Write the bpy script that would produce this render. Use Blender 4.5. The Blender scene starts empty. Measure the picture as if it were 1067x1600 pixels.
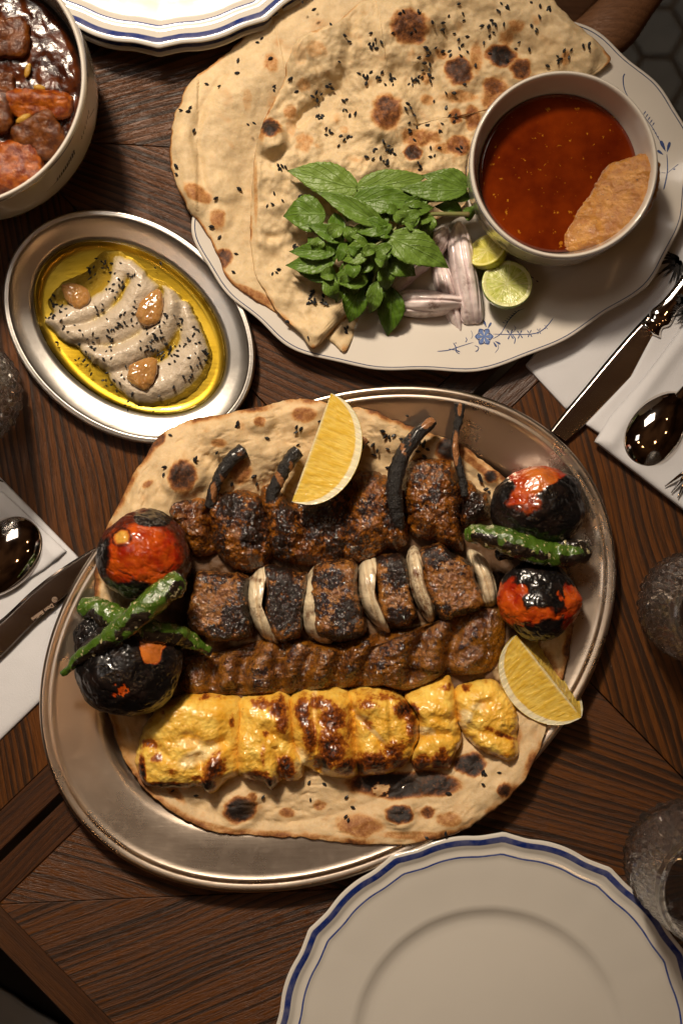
import bpy, math, random
import numpy as np
from mathutils import Vector, Matrix

# ------------------------------------------------------------------ camera, world, lamps
U = 0.00042            # metres per photo pixel on the table plane
H = 1.0 / U            # camera height above the table, in the same pixel unit
sc = bpy.context.scene
COL = sc.collection
cam = bpy.data.objects.new('camera', bpy.data.cameras.new('camera'))
COL.objects.link(cam); sc.camera = cam
cam.location = (0, 0, 1.0)
cam.data.sensor_fit = 'VERTICAL'; cam.data.sensor_height = 36
cam.data.lens = 36 * 1.0 / (1600 * U)
cam.data.clip_start = 0.05; cam.data.clip_end = 20
cam.data.dof.use_dof = True; cam.data.dof.focus_distance = 0.975
cam.data.dof.aperture_fstop = 5.0

wd = bpy.data.worlds.new("World"); sc.world = wd; wd.use_nodes = True
wn = wd.node_tree.nodes; wl = wd.node_tree.links
bg = wn['Background']
tc = wn.new('ShaderNodeTexCoord'); sep = wn.new('ShaderNodeSeparateXYZ')
wl.new(tc.outputs['Generated'], sep.inputs[0])
wr = wn.new('ShaderNodeValToRGB'); wr.color_ramp.interpolation = 'EASE'
wr.color_ramp.elements[0].position = 0.0; wr.color_ramp.elements[0].color = (0.035, 0.013, 0.004, 1)
wr.color_ramp.elements[1].position = 1.0; wr.color_ramp.elements[1].color = (0.17, 0.070, 0.027, 1)
e = wr.color_ramp.elements.new(0.6); e.color = (0.048, 0.018, 0.006, 1)
e = wr.color_ramp.elements.new(0.85); e.color = (0.120, 0.048, 0.018, 1)
wl.new(sep.outputs[2], wr.inputs[0])
# the dim dining room: uneven walls and ceiling
wz = wn.new('ShaderNodeTexNoise'); wz.inputs['Scale'].default_value = 2.2; wz.inputs['Detail'].default_value = 2; wl.new(tc.outputs['Generated'], wz.inputs['Vector'])
wz2 = wn.new('ShaderNodeValToRGB'); wz2.color_ramp.elements[0].position = 0.38; wz2.color_ramp.elements[0].color = (0.35, 0.3, 0.28, 1); wz2.color_ramp.elements[1].position = 0.62; wz2.color_ramp.elements[1].color = (1.5, 1.5, 1.5, 1)
wl.new(wz.outputs[0], wz2.inputs[0])
wm = wn.new('ShaderNodeMix'); wm.data_type = 'RGBA'; wm.blend_type = 'MULTIPLY'; wm.inputs[0].default_value = 1.0
wl.new(wr.outputs[0], wm.inputs[6]); wl.new(wz2.outputs[0], wm.inputs[7]); wl.new(wm.outputs[2], bg.inputs[0])
bg.inputs[1].default_value = 0.15

def area_lamp(name, loc, target, sx, sy, watts, color, spread=180):
    d = bpy.data.lights.new(name, 'AREA'); d.shape = 'RECTANGLE'; d.size = sx; d.size_y = sy
    d.energy = watts; d.color = color; d.spread = math.radians(spread)
    o = bpy.data.objects.new(name, d); COL.objects.link(o); o.location = loc
    o.rotation_euler = (Vector(target) - Vector(loc)).to_track_quat('-Z', 'Y').to_euler()
    return o
# warm soft key from the far side of the table, two small warm pendants of the room
kd = bpy.data.lights.new('key_lamp', 'SPOT'); kd.energy = 138; kd.color = (1.0, 0.835, 0.645); kd.shadow_soft_size = 0.10; kd.spot_size = math.radians(33); kd.spot_blend = 0.85
ko = bpy.data.objects.new('key_lamp', kd); COL.objects.link(ko); ko.location = (-0.37, 1.02, 1.28)
ko.rotation_euler = (Vector((-0.10, 0.03, 0)) - Vector(ko.location)).to_track_quat('-Z', 'Y').to_euler()
area_lamp('window_panel', (-0.30, 0.80, 1.27), (-0.14, 0.24, 0), 0.50, 0.50, 3.8, (1.0, 0.87, 0.74))
fd = bpy.data.lights.new('corner_fill_spot', 'SPOT'); fd.energy = 11; fd.color = (1.0, 0.78, 0.55); fd.shadow_soft_size = 0.05; fd.spot_size = math.radians(34); fd.spot_blend = 0.6  # added fill spot that brightens the dark chair and floor corner
fo = bpy.data.objects.new('corner_fill_spot', fd); COL.objects.link(fo); fo.location = (0.75, 1.05, 1.3)
fo.rotation_euler = (Vector((0.56, 0.72, -0.4)) - Vector(fo.location)).to_track_quat('-Z', 'Y').to_euler()
area_lamp('side_lamp', (-0.85, -0.05, 1.35), (0, 0, 0), 0.34, 0.26, 0.6, (1.0, 0.93, 0.86))
area_lamp('pendant_lamp', (0.45, -0.65, 1.9), (0.1, 0, 0), 0.09, 0.09, 0.6, (1.0, 0.52, 0.22))
for k_, (lx_, ly_) in enumerate([(0.9, 0.5), (1.15, -0.2), (-0.5, -0.9)]):
    area_lamp('pendant_lamp.%03d' % (k_ + 2), (lx_, ly_, 1.85), (0, 0, 0), 0.05, 0.05, 0.3, (1.0, 0.55, 0.22))
area_lamp('pendant_lamp.001', (-0.95, -0.5, 1.8), (0, 0, 0), 0.09, 0.09, 0.6, (1.0, 0.55, 0.25))

sc.view_settings.view_transform = 'Standard'; sc.view_settings.look = 'None'
sc.view_settings.exposure = 0.0; sc.view_settings.gamma = 1.0
sc.cycles.use_denoising = True
sc.cycles.max_bounces = 10; sc.cycles.transmission_bounces = 8; sc.cycles.glossy_bounces = 4
sc.cycles.transparent_max_bounces = 8; sc.cycles.diffuse_bounces = 3
sc.cycles.caustics_reflective = False; sc.cycles.caustics_refractive = True
sc.cycles.sample_clamp_indirect = 4.0

# ------------------------------------------------------------------ numeric helpers
# building space: x right, y up, z height, all in photo pixels (1 px = U metres), origin under the camera
def W(px, py, z=0.0):
    """photo pixel seen at height z -> building space"""
    k = 1 - np.asarray(z, float) / H
    return np.array([(np.asarray(px, float) - 533.5) * k, -(np.asarray(py, float) - 800) * k, np.asarray(z, float) + 0 * np.asarray(px, float)])
def Wp(pts, z=0.0):
    a = np.array(pts, float); r = W(a[:, 0], a[:, 1], z); return r[:2].T.copy()

_rng = np.random.RandomState(7)
_perm = _rng.permutation(256); _perm = np.concatenate([_perm, _perm, _perm])
_g = _rng.normal(size=(256, 3)); _g /= np.linalg.norm(_g, axis=1)[:, None]
def noise3(x, y, z):
    x, y, z = np.broadcast_arrays(np.asarray(x, float), np.asarray(y, float), np.asarray(z, float))
    xi, yi, zi = np.floor(x).astype(int), np.floor(y).astype(int), np.floor(z).astype(int)
    xf, yf, zf = x - xi, y - yi, z - zi
    f = lambda t: t * t * t * (t * (t * 6 - 15) + 10)
    u, v, w = f(xf), f(yf), f(zf)
    out = 0
    for i in (0, 1):
        for j in (0, 1):
            for k in (0, 1):
                h = _perm[_perm[_perm[(xi + i) & 255] + ((yi + j) & 255)] + ((zi + k) & 255)]
                g = _g[h]
                d = g[..., 0] * (xf - i) + g[..., 1] * (yf - j) + g[..., 2] * (zf - k)
                out = out + d * (u if i else 1 - u) * (v if j else 1 - v) * (w if k else 1 - w)
    return out * 1.6
def fbm(x, y, z=0.0, size=20.0, octs=4, gain=0.5, seed=0.0):
    s = 0; a = 1.0; f = 1.0 / size; t = 0
    for o in range(octs):
        s = s + a * noise3(np.asarray(x) * f + seed * 3.7, np.asarray(y) * f + seed * 1.3, np.asarray(z) * f + seed * 7.1 + o * 5.3)
        t += a; a *= gain; f *= 2.03
    return s / t * 1.5
def sstep(a, b, x):
    t = np.clip((np.asarray(x, float) - a) / (b - a), 0, 1); return t * t * (3 - 2 * t)
def spline(pts, n=400, closed=True):
    p = np.array(pts, float); m = len(p)
    t = np.linspace(0, m if closed else m - 1, n, endpoint=not closed)
    i = np.floor(t).astype(int)
    if not closed: i = np.minimum(i, m - 2)
    f = (t - i)[:, None]
    g = (lambda k: p[k % m]) if closed else (lambda k: p[np.clip(k, 0, m - 1)])
    p0, p1, p2, p3 = g(i - 1), g(i), g(i + 1), g(i + 2)
    return 0.5 * (2 * p1 + (p2 - p0) * f + (2 * p0 - 5 * p1 + 4 * p2 - p3) * f ** 2 + (3 * p1 - p0 - 3 * p2 + p3) * f ** 3)
def segdist(x, y, poly):
    """distance to an open polyline and the fraction along it"""
    best = np.full(np.shape(x), 1e9); fr = np.zeros(np.shape(x)); L = len(poly) - 1
    for k in range(L):
        a, b = poly[k], poly[k + 1]; d = b - a; q = d @ d + 1e-9
        t = np.clip(((x - a[0]) * d[0] + (y - a[1]) * d[1]) / q, 0, 1)
        r = np.hypot(x - a[0] - t * d[0], y - a[1] - t * d[1])
        m = r < best; best = np.where(m, r, best); fr = np.where(m, (k + t) / L, fr)
    return best, fr

# ------------------------------------------------------------------ mesh and object helpers
def make_mesh(name, V, F, attrs=None, smooth=True):
    V = np.ascontiguousarray(V, dtype=np.float32)
    me = bpy.data.meshes.new(name)
    me.vertices.add(len(V)); me.vertices.foreach_set('co', V.ravel())
    if isinstance(F, np.ndarray): F = [F]
    sizes = []; idx = []
    for f in F:
        if isinstance(f, np.ndarray):
            if len(f) == 0: continue
            sizes.append(np.full(len(f), f.shape[1])); idx.append(f.ravel())
        else:
            sizes.append(np.array([len(f)])); idx.append(np.array(f))
    sizes = np.concatenate(sizes).astype(np.int32); idx = np.concatenate(idx).astype(np.int32)
    me.loops.add(len(idx)); me.polygons.add(len(sizes))
    me.loops.foreach_set('vertex_index', idx)
    st = np.zeros(len(sizes), np.int32); st[1:] = np.cumsum(sizes)[:-1]
    me.polygons.foreach_set('loop_start', st)
    me.polygons.foreach_set('use_smooth', np.full(len(sizes), bool(smooth)))
    me.update(calc_edges=True)
    for k, a in (attrs or {}).items():
        at = me.attributes.new(k, 'FLOAT', 'POINT'); at.data.foreach_set('value', np.ascontiguousarray(a, dtype=np.float32).ravel())
    return me
def tag(o, label=None, cat=None, group=None, kind=None):
    if label: o['label'] = label
    if cat: o['category'] = cat
    if group: o['group'] = group
    if kind: o['kind'] = kind
    return o
def thing(name, at, label, cat, group=None, kind=None):
    """Empty at the base of a thing; at = building-space point"""
    o = bpy.data.objects.new(name, None); o.empty_display_size = 0.01
    COL.objects.link(o); o.location = Vector(at) * U
    return tag(o, label, cat, group, kind)
def put(name, V, F, mat, parent=None, attrs=None, smooth=True, origin=None, label=None, cat=None, group=None, kind=None):
    """link a mesh given in building space; its origin goes to the base of the piece"""
    V = np.asarray(V, float)
    if origin is None: origin = np.array([V[:, 0].mean(), V[:, 1].mean(), V[:, 2].min()])
    origin = np.asarray(origin, float)
    me = make_mesh(name, (V - origin) * U, F, attrs, smooth)
    if mat: me.materials.append(mat)
    o = bpy.data.objects.new(name, me); COL.objects.link(o)
    if parent is not None:
        o.parent = parent
        po = np.array(world_loc(parent)) / U
        o.location = Vector((origin - po)) * U
    else:
        o.location = Vector(origin) * U
    return tag(o, label, cat, group, kind)
def world_loc(o):
    v = Vector(o.location)
    while o.parent is not None:
        o = o.parent; v = v + Vector(o.location)
    return v
def grid_faces(nr, nc, wrap=False, off=0):
    i = np.arange(nr - 1)[:, None]; j = np.arange(nc if wrap else nc - 1)[None, :]
    j2 = (j + 1) % nc
    a = i * nc + j; b = i * nc + j2; c = (i + 1) * nc + j2; d = (i + 1) * nc + j
    return np.stack([a, b, c, d], -1).reshape(-1, 4) + off
def fan(center, ring, flip=False):
    n = len(ring); r = np.asarray(ring); r2 = np.roll(r, -1)
    f = np.stack([np.full(n, center), r, r2], -1)
    return f[:, ::-1].copy() if flip else f

def boundary(outline, n, center=None):
    P = spline(outline, 900)
    c = np.array(center, float) if center is not None else P.mean(0)
    th = np.linspace(0, 2 * math.pi, n, endpoint=False)
    d = P - c; ang = np.arctan2(d[:, 1], d[:, 0]); R = np.hypot(d[:, 0], d[:, 1])
    out = np.zeros(n)
    Q = np.roll(P, -1, 0)
    for k, t in enumerate(th):
        u = np.array([math.cos(t), math.sin(t)])
        a = P - c; b = Q - c
        ca = u[0] * a[:, 1] - u[1] * a[:, 0]; cb = u[0] * b[:, 1] - u[1] * b[:, 0]
        m = (ca * cb <= 0) & (np.abs(ca - cb) > 1e-9)
        s = ca[m] / (ca[m] - cb[m]); q = a[m] + (b[m] - a[m]) * s[:, None]
        r = q @ u; r = r[r > 0]
        out[k] = r.max() if len(r) else np.interp(t % (2 * math.pi), np.sort(ang % (2 * math.pi)), R[np.argsort(ang % (2 * math.pi))])
    return c, th, out
def mound(outline, z0, h, p=3.0, q=2.0, nr=60, nt=160, disp=None, center=None, zref=None, edge=0.0, edge_size=12, base=None, seed=0, flat_bottom=True, power=None):
    """closed piece from its outline seen from above: dome top, rounded flanks, flat underside.
    outline in photo pixels. disp(X, Y, t) -> added height. base(X, Y) -> support height."""
    zr = (z0 + 0.45 * h) if zref is None else zref
    ow = Wp(outline, zr)
    c, th, R = boundary(ow, nt, None if center is None else Wp([center], zr)[0])
    if edge:
        R = R + edge * fbm(np.cos(th) * R, np.sin(th) * R, 0, edge_size, 3, seed=seed + 3)
    s = np.linspace(0, 1, nr + 1)[1:]
    t = np.sin(s * math.pi / 2) ** 0.9 if power is None else s ** power
    T, TH = np.meshgrid(t, th, indexing='ij')
    RR = np.broadcast_to(R, T.shape)
    X = c[0] + T * RR * np.cos(TH); Y = c[1] + T * RR * np.sin(TH)
    f = (1 - T ** p).clip(0) ** (1 / q)
    def top(X, Y, T, f):
        z = h * f
        if disp is not None: z = z + disp(X, Y, T) * np.minimum(1, f * 1.6)
        return z
    Z = top(X, Y, T, f)
    Zc = top(np.array([c[0]]), np.array([c[1]]), np.zeros(1), np.ones(1))
    b = (lambda X, Y: z0 + 0 * X) if base is None else base
    Z = np.maximum(Z, 0.5) + b(X, Y); Zc = Zc + b(np.array([c[0]]), np.array([c[1]]))
    V = [np.array([[c[0], c[1], Zc[0]]]), np.stack([X, Y, Z], -1).reshape(-1, 3)]
    F = [fan(0, np.arange(1, 1 + nt)), grid_faces(nr, nt, True, 1)[:, ::-1].copy()]
    # underside follows the support
    prev = 1 + (nr - 1) * nt + np.arange(nt); n0 = 1 + nr * nt; und = 0
    frs = [.97, .92, .86, .78, .68, .56, .42, .28, .14]
    for fr in frs:
        Xu = c[0] + fr * R * np.cos(th); Yu = c[1] + fr * R * np.sin(th)
        V.append(np.stack([Xu, Yu, b(Xu, Yu) - 1.5 * min(1, (1 - fr) * 12)], -1)); ring = n0 + und * nt + np.arange(nt); und += 1
        F.append(np.stack([prev, ring, np.roll(ring, -1), np.roll(prev, -1)], -1)); prev = ring
    cb = n0 + und * nt; V.append(np.array([[c[0], c[1], b(np.array([c[0]]), np.array([c[1]]))[0] - 1.5]]))
    F.append(fan(cb, prev, True))
    V = np.concatenate(V)
    Tt = np.concatenate([[0], T.ravel(), np.ones(und * nt + 1)])
    return V, F, Tt
def fix_normals(me):
    import bmesh
    bm = bmesh.new(); bm.from_mesh(me); bmesh.ops.recalc_face_normals(bm, faces=bm.faces); bm.to_mesh(me); bm.free()

def cubesphere(n):
    s = np.tan(np.linspace(-1, 1, n) * math.pi / 4)
    a, b = np.meshgrid(s, s, indexing='ij'); o = np.ones_like(a)
    V = []; F = []
    for k, (x, y, z) in enumerate([(o, a, b), (-o, b, a), (b, o, a), (a, -o, b), (a, b, o), (b, a, -o)]):
        V.append(np.stack([x, y, z], -1).reshape(-1, 3)); F.append(grid_faces(n, n, False, k * n * n))
    V = np.concatenate(V); F = np.concatenate(F)
    key = np.round(V * 1e5).astype(np.int64)
    _, first, inv = np.unique(key, axis=0, return_index=True, return_inverse=True)
    inv = inv.ravel()
    V = V[first]; F = inv[F][:, ::-1].copy()
    V = V / np.linalg.norm(V, axis=1)[:, None]
    return V, F
_cs = {}
def sphere_n(n):
    if n not in _cs: _cs[n] = cubesphere(n)
    return _cs[n]
def rotz(a):
    c, s = math.cos(a), math.sin(a); return np.array([[c, -s, 0], [s, c, 0], [0, 0, 1]])
def rotx(a):
    c, s = math.cos(a), math.sin(a); return np.array([[1, 0, 0], [0, c, -s], [0, s, c]])
def roty(a):
    c, s = math.cos(a), math.sin(a); return np.array([[c, 0, s], [0, 1, 0], [-s, 0, c]])
def blob(center, radii, R=None, n=40, amp=0.0, size=20, octs=4, sq=2.0, seed=0, ztrim=None):
    S, F = sphere_n(n)
    if sq != 2.0:
        k = (np.abs(S) ** sq).sum(1) ** (-1 / sq); D = S * k[:, None]
    else: D = S.copy()
    V = D * np.array(radii)
    if amp:
        V = V + S * (amp * fbm(V[:, 0], V[:, 1], V[:, 2], size, octs, seed=seed))[:, None]
    if R is not None: V = V @ R.T
    V = V + np.array(center)
    return V, F, S
def tube(path, radii, n=14, closed_caps=True, flat=1.0, samples=None, noise=0, nsize=8, seed=0):
    P = np.array(path, float); r = np.array(radii, float)
    if samples:
        Q = spline(np.c_[P, r], samples, False); P = Q[:, :3]; r = Q[:, 3]
    m = len(P)
    T = np.gradient(P, axis=0); T /= np.linalg.norm(T, axis=1)[:, None] + 1e-9
    up = np.array([0, 0, 1.0])
    N = np.cross(up, T); bad = np.linalg.norm(N, axis=1) < 1e-3; N[bad] = [1, 0, 0]
    N /= np.linalg.norm(N, axis=1)[:, None]; B = np.cross(T, N)
    th = np.linspace(0, 2 * math.pi, n, endpoint=False)
    V = P[:, None, :] + r[:, None, None] * (np.cos(th)[None, :, None] * N[:, None, :] + flat * np.sin(th)[None, :, None] * B[:, None, :])
    if noise:
        d = noise * fbm(V[..., 0], V[..., 1], V[..., 2], nsize, 3, seed=seed)
        V = V + (V - P[:, None, :]) / (r[:, None, None] + 1e-6) * d[..., None]
    V = V.reshape(-1, 3)
    F = [grid_faces(m, n, True)]
    V = np.concatenate([V, P[:1] - T[:1] * r[0] * .3, P[-1:] + T[-1:] * r[-1] * .3])
    F.append(fan(m * n, np.arange(n), True)); F.append(fan(m * n + 1, (m - 1) * n + np.arange(n)))
    u = np.concatenate([np.repeat(np.linspace(0, 1, m), n), [0, 1]])
    v = np.concatenate([np.tile(np.sin(th), m), [0, 0]])
    return V, F, u, v
def rings(prof, pos, nt=200, close=True):
    """prof: list of (off, z); pos(off, theta) -> x, y ; first and last prof row collapse to a centre"""
    th = np.linspace(0, 2 * math.pi, nt, endpoint=False)
    V = []; 
    for off, z in prof:
        x, y = pos(off, th); V.append(np.stack([x, y, (z(th) if callable(z) else z) + 0 * x], -1))
    m = len(prof); V = np.concatenate(V)
    F = [grid_faces(m, nt, True)[:, ::-1].copy()]
    if close:
        c0 = V[:nt].mean(0); c1 = V[-nt:].mean(0); V = np.concatenate([V, [c0, c1]])
        F.append(fan(m * nt, np.arange(nt))); F.append(fan(m * nt + 1, (m - 1) * nt + np.arange(nt), True))
        row = np.concatenate([np.repeat(np.arange(m), nt), [0, m - 1]])
    else: row = np.repeat(np.arange(m), nt)
    return V, F, row
def resample_prof(prof, n):
    p = np.array(prof, float)
    q = spline(p, n, False); return [tuple(r) for r in q]
def prism(poly, z0, z1, bevel=1.2):
    """flat polygon (building space, any order) with softened top edge"""
    P = np.array(poly, float); n = len(P)
    area = 0.5 * np.sum(P[:, 0] * np.roll(P[:, 1], -1) - np.roll(P[:, 0], -1) * P[:, 1])
    if area < 0: P = P[::-1].copy()
    d1 = P - np.roll(P, 1, 0); d2 = np.roll(P, -1, 0) - P
    d1 /= np.linalg.norm(d1, axis=1)[:, None]; d2 /= np.linalg.norm(d2, axis=1)[:, None]
    n1 = np.c_[-d1[:, 1], d1[:, 0]]; n2 = np.c_[-d2[:, 1], d2[:, 0]]
    inn = (n1 + n2) / (1 + (n1 * n2).sum(1))[:, None]
    I = P + inn * bevel
    V = np.concatenate([np.c_[P, np.full(n, z0)], np.c_[P, np.full(n, z1 - bevel)], np.c_[I, np.full(n, z1)]])
    a = np.arange(n); b = np.roll(a, -1)
    F = [np.stack([a, b, b + n, a + n], -1), np.stack([a + n, b + n, b + 2 * n, a + 2 * n], -1), list(a + 2 * n), list(a[::-1])]
    return V, F
def join(parts):
    """merge [(V, F), ...] into one"""
    Vs = []; Fs = []; o = 0
    for V, F in parts:
        Vs.append(V)
        for f in (F if isinstance(F, list) else [F]):
            Fs.append(f + o if isinstance(f, np.ndarray) else [i + o for i in f])
        o += len(V)
    return np.concatenate(Vs), Fs
def zlookup(V, x, y):
    """height of the highest nearby vertex of V at x, y"""
    out = []
    for a, b in zip(x, y):
        d = (V[:, 0] - a) ** 2 + (V[:, 1] - b) ** 2
        k = np.argpartition(d, 6)[:6]; out.append(V[k, 2].max())
    return np.array(out)
def seed_mesh(x, y, z, size=4.2, rnd=None):
    rnd = rnd or np.random.RandomState(3)
    base = np.array([[-1, 0, 0], [-.3, .48, 0], [-.3, -.48, 0], [-.3, 0, .5], [.35, .5, .02], [.35, -.5, .02], [.35, 0, .5], [1, 0, .05], [0, 0, -.35]])
    fc = np.array([[0, 2, 3], [0, 3, 1], [1, 3, 6], [1, 6, 4], [3, 2, 5], [3, 5, 6], [4, 6, 7], [6, 5, 7], [0, 1, 8], [1, 4, 8], [4, 7, 8], [7, 5, 8], [5, 2, 8], [2, 0, 8]])
    P = []
    for a, b, c in zip(x, y, z):
        s = size * rnd.uniform(.75, 1.15); R = rotz(rnd.uniform(0, 6.28)) @ roty(rnd.uniform(-.35, .35)) @ rotx(rnd.uniform(-.5, .5))
        P.append(((base * np.array([s, s * rnd.uniform(.8, 1.1), s])) @ R.T + np.array([a, b, c + .25 * s]), fc))
    return join(P)

# ------------------------------------------------------------------ material helpers
class NT:
    def __init__(s, name):
        s.m = bpy.data.materials.new(name); s.m.use_nodes = True
        s.n = s.m.node_tree.nodes; s.l = s.m.node_tree.links
        s.b = s.n['Principled BSDF']; s.tc = s.n.new('ShaderNodeTexCoord')
    def lk(s, a, b):
        if isinstance(a, (int, float)): b.default_value = a
        elif isinstance(a, tuple): b.default_value = a if len(a) == 4 or b.type == 'VECTOR' else (*a, 1)
        else: s.l.new(a, b)
    def obj(s, scale=None, rot=None):
        o = s.tc.outputs['Object']
        if scale is None: return o
        mp = s.n.new('ShaderNodeMapping'); s.l.new(o, mp.inputs[0]); mp.inputs['Scale'].default_value = scale
        if rot: mp.inputs['Rotation'].default_value = rot
        return mp.outputs[0]
    def noise(s, size, detail=4, rough=0.55, vec=None, dist=0.0, out=0):
        t = s.n.new('ShaderNodeTexNoise'); t.inputs['Scale'].default_value = 1 / (size * U) if size else 1
        t.inputs['Detail'].default_value = detail; t.inputs['Roughness'].default_value = rough; t.inputs['Distortion'].default_value = dist
        s.l.new(vec if vec is not None else s.tc.outputs['Object'], t.inputs['Vector']); return t.outputs[out]
    def vor(s, size, feature='F1', vec=None, out='Distance'):
        t = s.n.new('ShaderNodeTexVoronoi'); t.feature = feature; t.inputs['Scale'].default_value = 1 / (size * U)
        s.l.new(vec if vec is not None else s.tc.outputs['Object'], t.inputs['Vector']); return t.outputs[out]
    def ramp(s, fac, stops, interp='LINEAR'):
        r = s.n.new('ShaderNodeValToRGB'); r.color_ramp.interpolation = interp
        es = r.color_ramp.elements
        while len(es) < len(stops): es.new(0.5)
        for e, (p, c) in zip(es, stops):
            e.position = p; e.color = (c, c, c, 1) if isinstance(c, (int, float)) else (*c, 1)
        s.lk(fac, r.inputs[0]); return r.outputs[0]
    def mix(s, fac, a, b, mode='MIX'):
        x = s.n.new('ShaderNodeMix'); x.data_type = 'RGBA'; x.blend_type = mode
        s.lk(fac, x.inputs[0]); s.lk(a, x.inputs[6]); s.lk(b, x.inputs[7]); return x.outputs[2]
    def attr(s, name):
        a = s.n.new('ShaderNodeAttribute'); a.attribute_name = name; return a.outputs['Fac']
    def math(s, op, a, b=0.0, c=None, clamp=False):
        x = s.n.new('ShaderNodeMath'); x.operation = op; x.use_clamp = clamp
        s.lk(a, x.inputs[0]); s.lk(b, x.inputs[1])
        if c is not None: s.lk(c, x.inputs[2])
        return x.outputs[0]
    def bump(s, h, dist_px=2.0, strength=1.0, prev=None):
        b = s.n.new('ShaderNodeBump'); b.inputs['Distance'].default_value = dist_px * U; b.inputs['Strength'].default_value = strength
        s.lk(h, b.inputs['Height'])
        if prev is not None: s.l.new(prev, b.inputs['Normal'])
        return b.outputs[0]
    def set(s, **k):
        nm = dict(color='Base Color', rough='Roughness', metal='Metallic', ior='IOR', trans='Transmission Weight', coat='Coat Weight',
                  coatr='Coat Roughness', sss='Subsurface Weight', spec='Specular IOR Level', normal='Normal', aniso='Anisotropic', sheen='Sheen Weight',
                  emis='Emission Color', alpha='Alpha', cnormal='Coat Normal')
        for a, v in k.items(): s.lk(v, s.b.inputs[nm[a]])
        return s
def sssr(nt, r, scale):
    nt.b.inputs['Subsurface Radius'].default_value = r; nt.b.inputs['Subsurface Scale'].default_value = scale
# ------------------------------------------------------------------ materials of the setting and the tableware
def mat_wood(name, light, dark, rough=0.33, line=1.12, coat=0.06):
    t = NT(name)
    w = t.noise(260, 2, 0.5, t.obj((0.35, 1.0, 1.0)))
    big = t.n.new('ShaderNodeVectorMath'); big.operation = 'MULTIPLY_ADD'
    t.l.new(w, big.inputs[0]); big.inputs[1].default_value = (0, 90 * U, 0); t.l.new(t.tc.outputs['Object'], big.inputs[2])
    mp = t.n.new('ShaderNodeMapping'); t.l.new(big.outputs[0], mp.inputs[0]); mp.inputs['Scale'].default_value = (0.022, 1, 1)
    wv = t.n.new('ShaderNodeTexWave'); wv.bands_direction = 'Y'; wv.wave_profile = 'SAW'
    wv.inputs['Scale'].default_value = 1 / (36 * U) / 1.0; wv.inputs['Distortion'].default_value = 5.0; wv.inputs['Detail'].default_value = 2; wv.inputs['Detail Scale'].default_value = 0.35; wv.inputs['Detail Roughness'].default_value = 0.45
    mpw = t.n.new('ShaderNodeMapping'); t.l.new(big.outputs[0], mpw.inputs[0]); mpw.inputs['Scale'].default_value = (0.10, 1, 1)
    t.l.new(mpw.outputs[0], wv.inputs['Vector']); ring0 = t.noise(18, 2, 0.5, mp.outputs[0])
    ring = t.math('ADD', t.math('MULTIPLY', wv.outputs[1], 0.30), t.math('MULTIPLY', ring0, 0.72))
    mp2 = t.n.new('ShaderNodeMapping'); t.l.new(big.outputs[0], mp2.inputs[0]); mp2.inputs['Scale'].default_value = (0.06, 1, 1)
    pore = t.noise(2.2, 3, 0.75, mp2.outputs[0])                       # open pores
    wide = t.noise(90, 2, 0.5, mp.outputs[0])
    r = t.ramp(ring, [(0.38, 0.0), (0.47, 0.55), (0.55, 1.0)])
    p = t.ramp(pore, [(0.34, 0.0), (0.55, 1.0)])
    m = t.math('MULTIPLY', t.math('ADD', t.math('MULTIPLY', r, 0.72 * line), 1 - 0.72 * line), t.math('ADD', t.math('MULTIPLY', p, 0.45), 0.55))
    m = t.math('MULTIPLY', m, t.math('ADD', t.math('MULTIPLY', wide, 0.9), 0.5), clamp=True)
    c = t.mix(m, dark, light)
    t.set(color=c, rough=t.math('ADD', t.math('MULTIPLY', m, -0.14), rough + 0.16), coat=coat, coatr=0.30, spec=0.34)
    h = t.math('ADD', t.math('MULTIPLY', r, 0.4), p)
    nb = t.bump(h, 1.0, 0.55)
    t.set(normal=nb); t.lk(t.bump(h, 1.0, 0.3), t.b.inputs['Coat Normal'])
    return t.m
wood_light = mat_wood('stained_ash', (0.102, 0.033, 0.0062), (0.004, 0.002, 0.0010))
wood_mid = mat_wood('stained_ash_fine', (0.066, 0.023, 0.0075), (0.010, 0.0045, 0.0025), line=0.8)
wood_edge = mat_wood('stained_ash_edge', (0.070, 0.027, 0.010), (0.014, 0.006, 0.004), line=0.5)
chair_wood = mat_wood('chair_beech', (0.30, 0.14, 0.065), (0.12, 0.05, 0.022), rough=0.42, line=0.5)

t = NT('black_underside'); t.set(color=(0.01, 0.007, 0.005), rough=0.8); m_black = t.m

def mat_brushed(name, col, rough, size_along, bumpy=0.35):
    t = NT(name)
    a = t.noise(5, 4, 0.7, t.obj((0.08, 1, 1))); s = t.noise(90, 3, 0.5)
    sm = t.noise(14, 5, 0.65)
    r = t.math('ADD', t.math('MULTIPLY', s, 0.08), rough - 0.04)
    r = t.math('ADD', r, t.math('MULTIPLY', t.ramp(sm, [(0.5, 0.0), (0.75, 1.0)]), 0.03))
    scr = t.ramp(t.noise(7, 2, 0.5, t.obj((0.12, 1.0, 1), (0, 0, 0.9))), [(0.78, 0.0), (0.80, 1.0)])
    c = t.mix(s, tuple(x * 0.86 for x in col), col)
    t.set(color=t.mix(t.math('MULTIPLY', scr, 0.12), c, (0.9, 0.85, 0.8)), metal=1.0, rough=r, aniso=0.35, normal=t.bump(a, 0.5, bumpy))
    return t.m
steel = mat_brushed('brushed_steel', (0.76, 0.63, 0.51), 0.28, 40, 0.2)
steel2 = mat_brushed('brushed_steel_bright', (0.82, 0.77, 0.70), 0.30, 30)
t = NT('polished_steel'); t.set(color=(0.80, 0.75, 0.70), metal=1.0, rough=t.math('ADD', t.math('MULTIPLY', t.noise(50, 3), 0.05), 0.03)); polished = t.m
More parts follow.
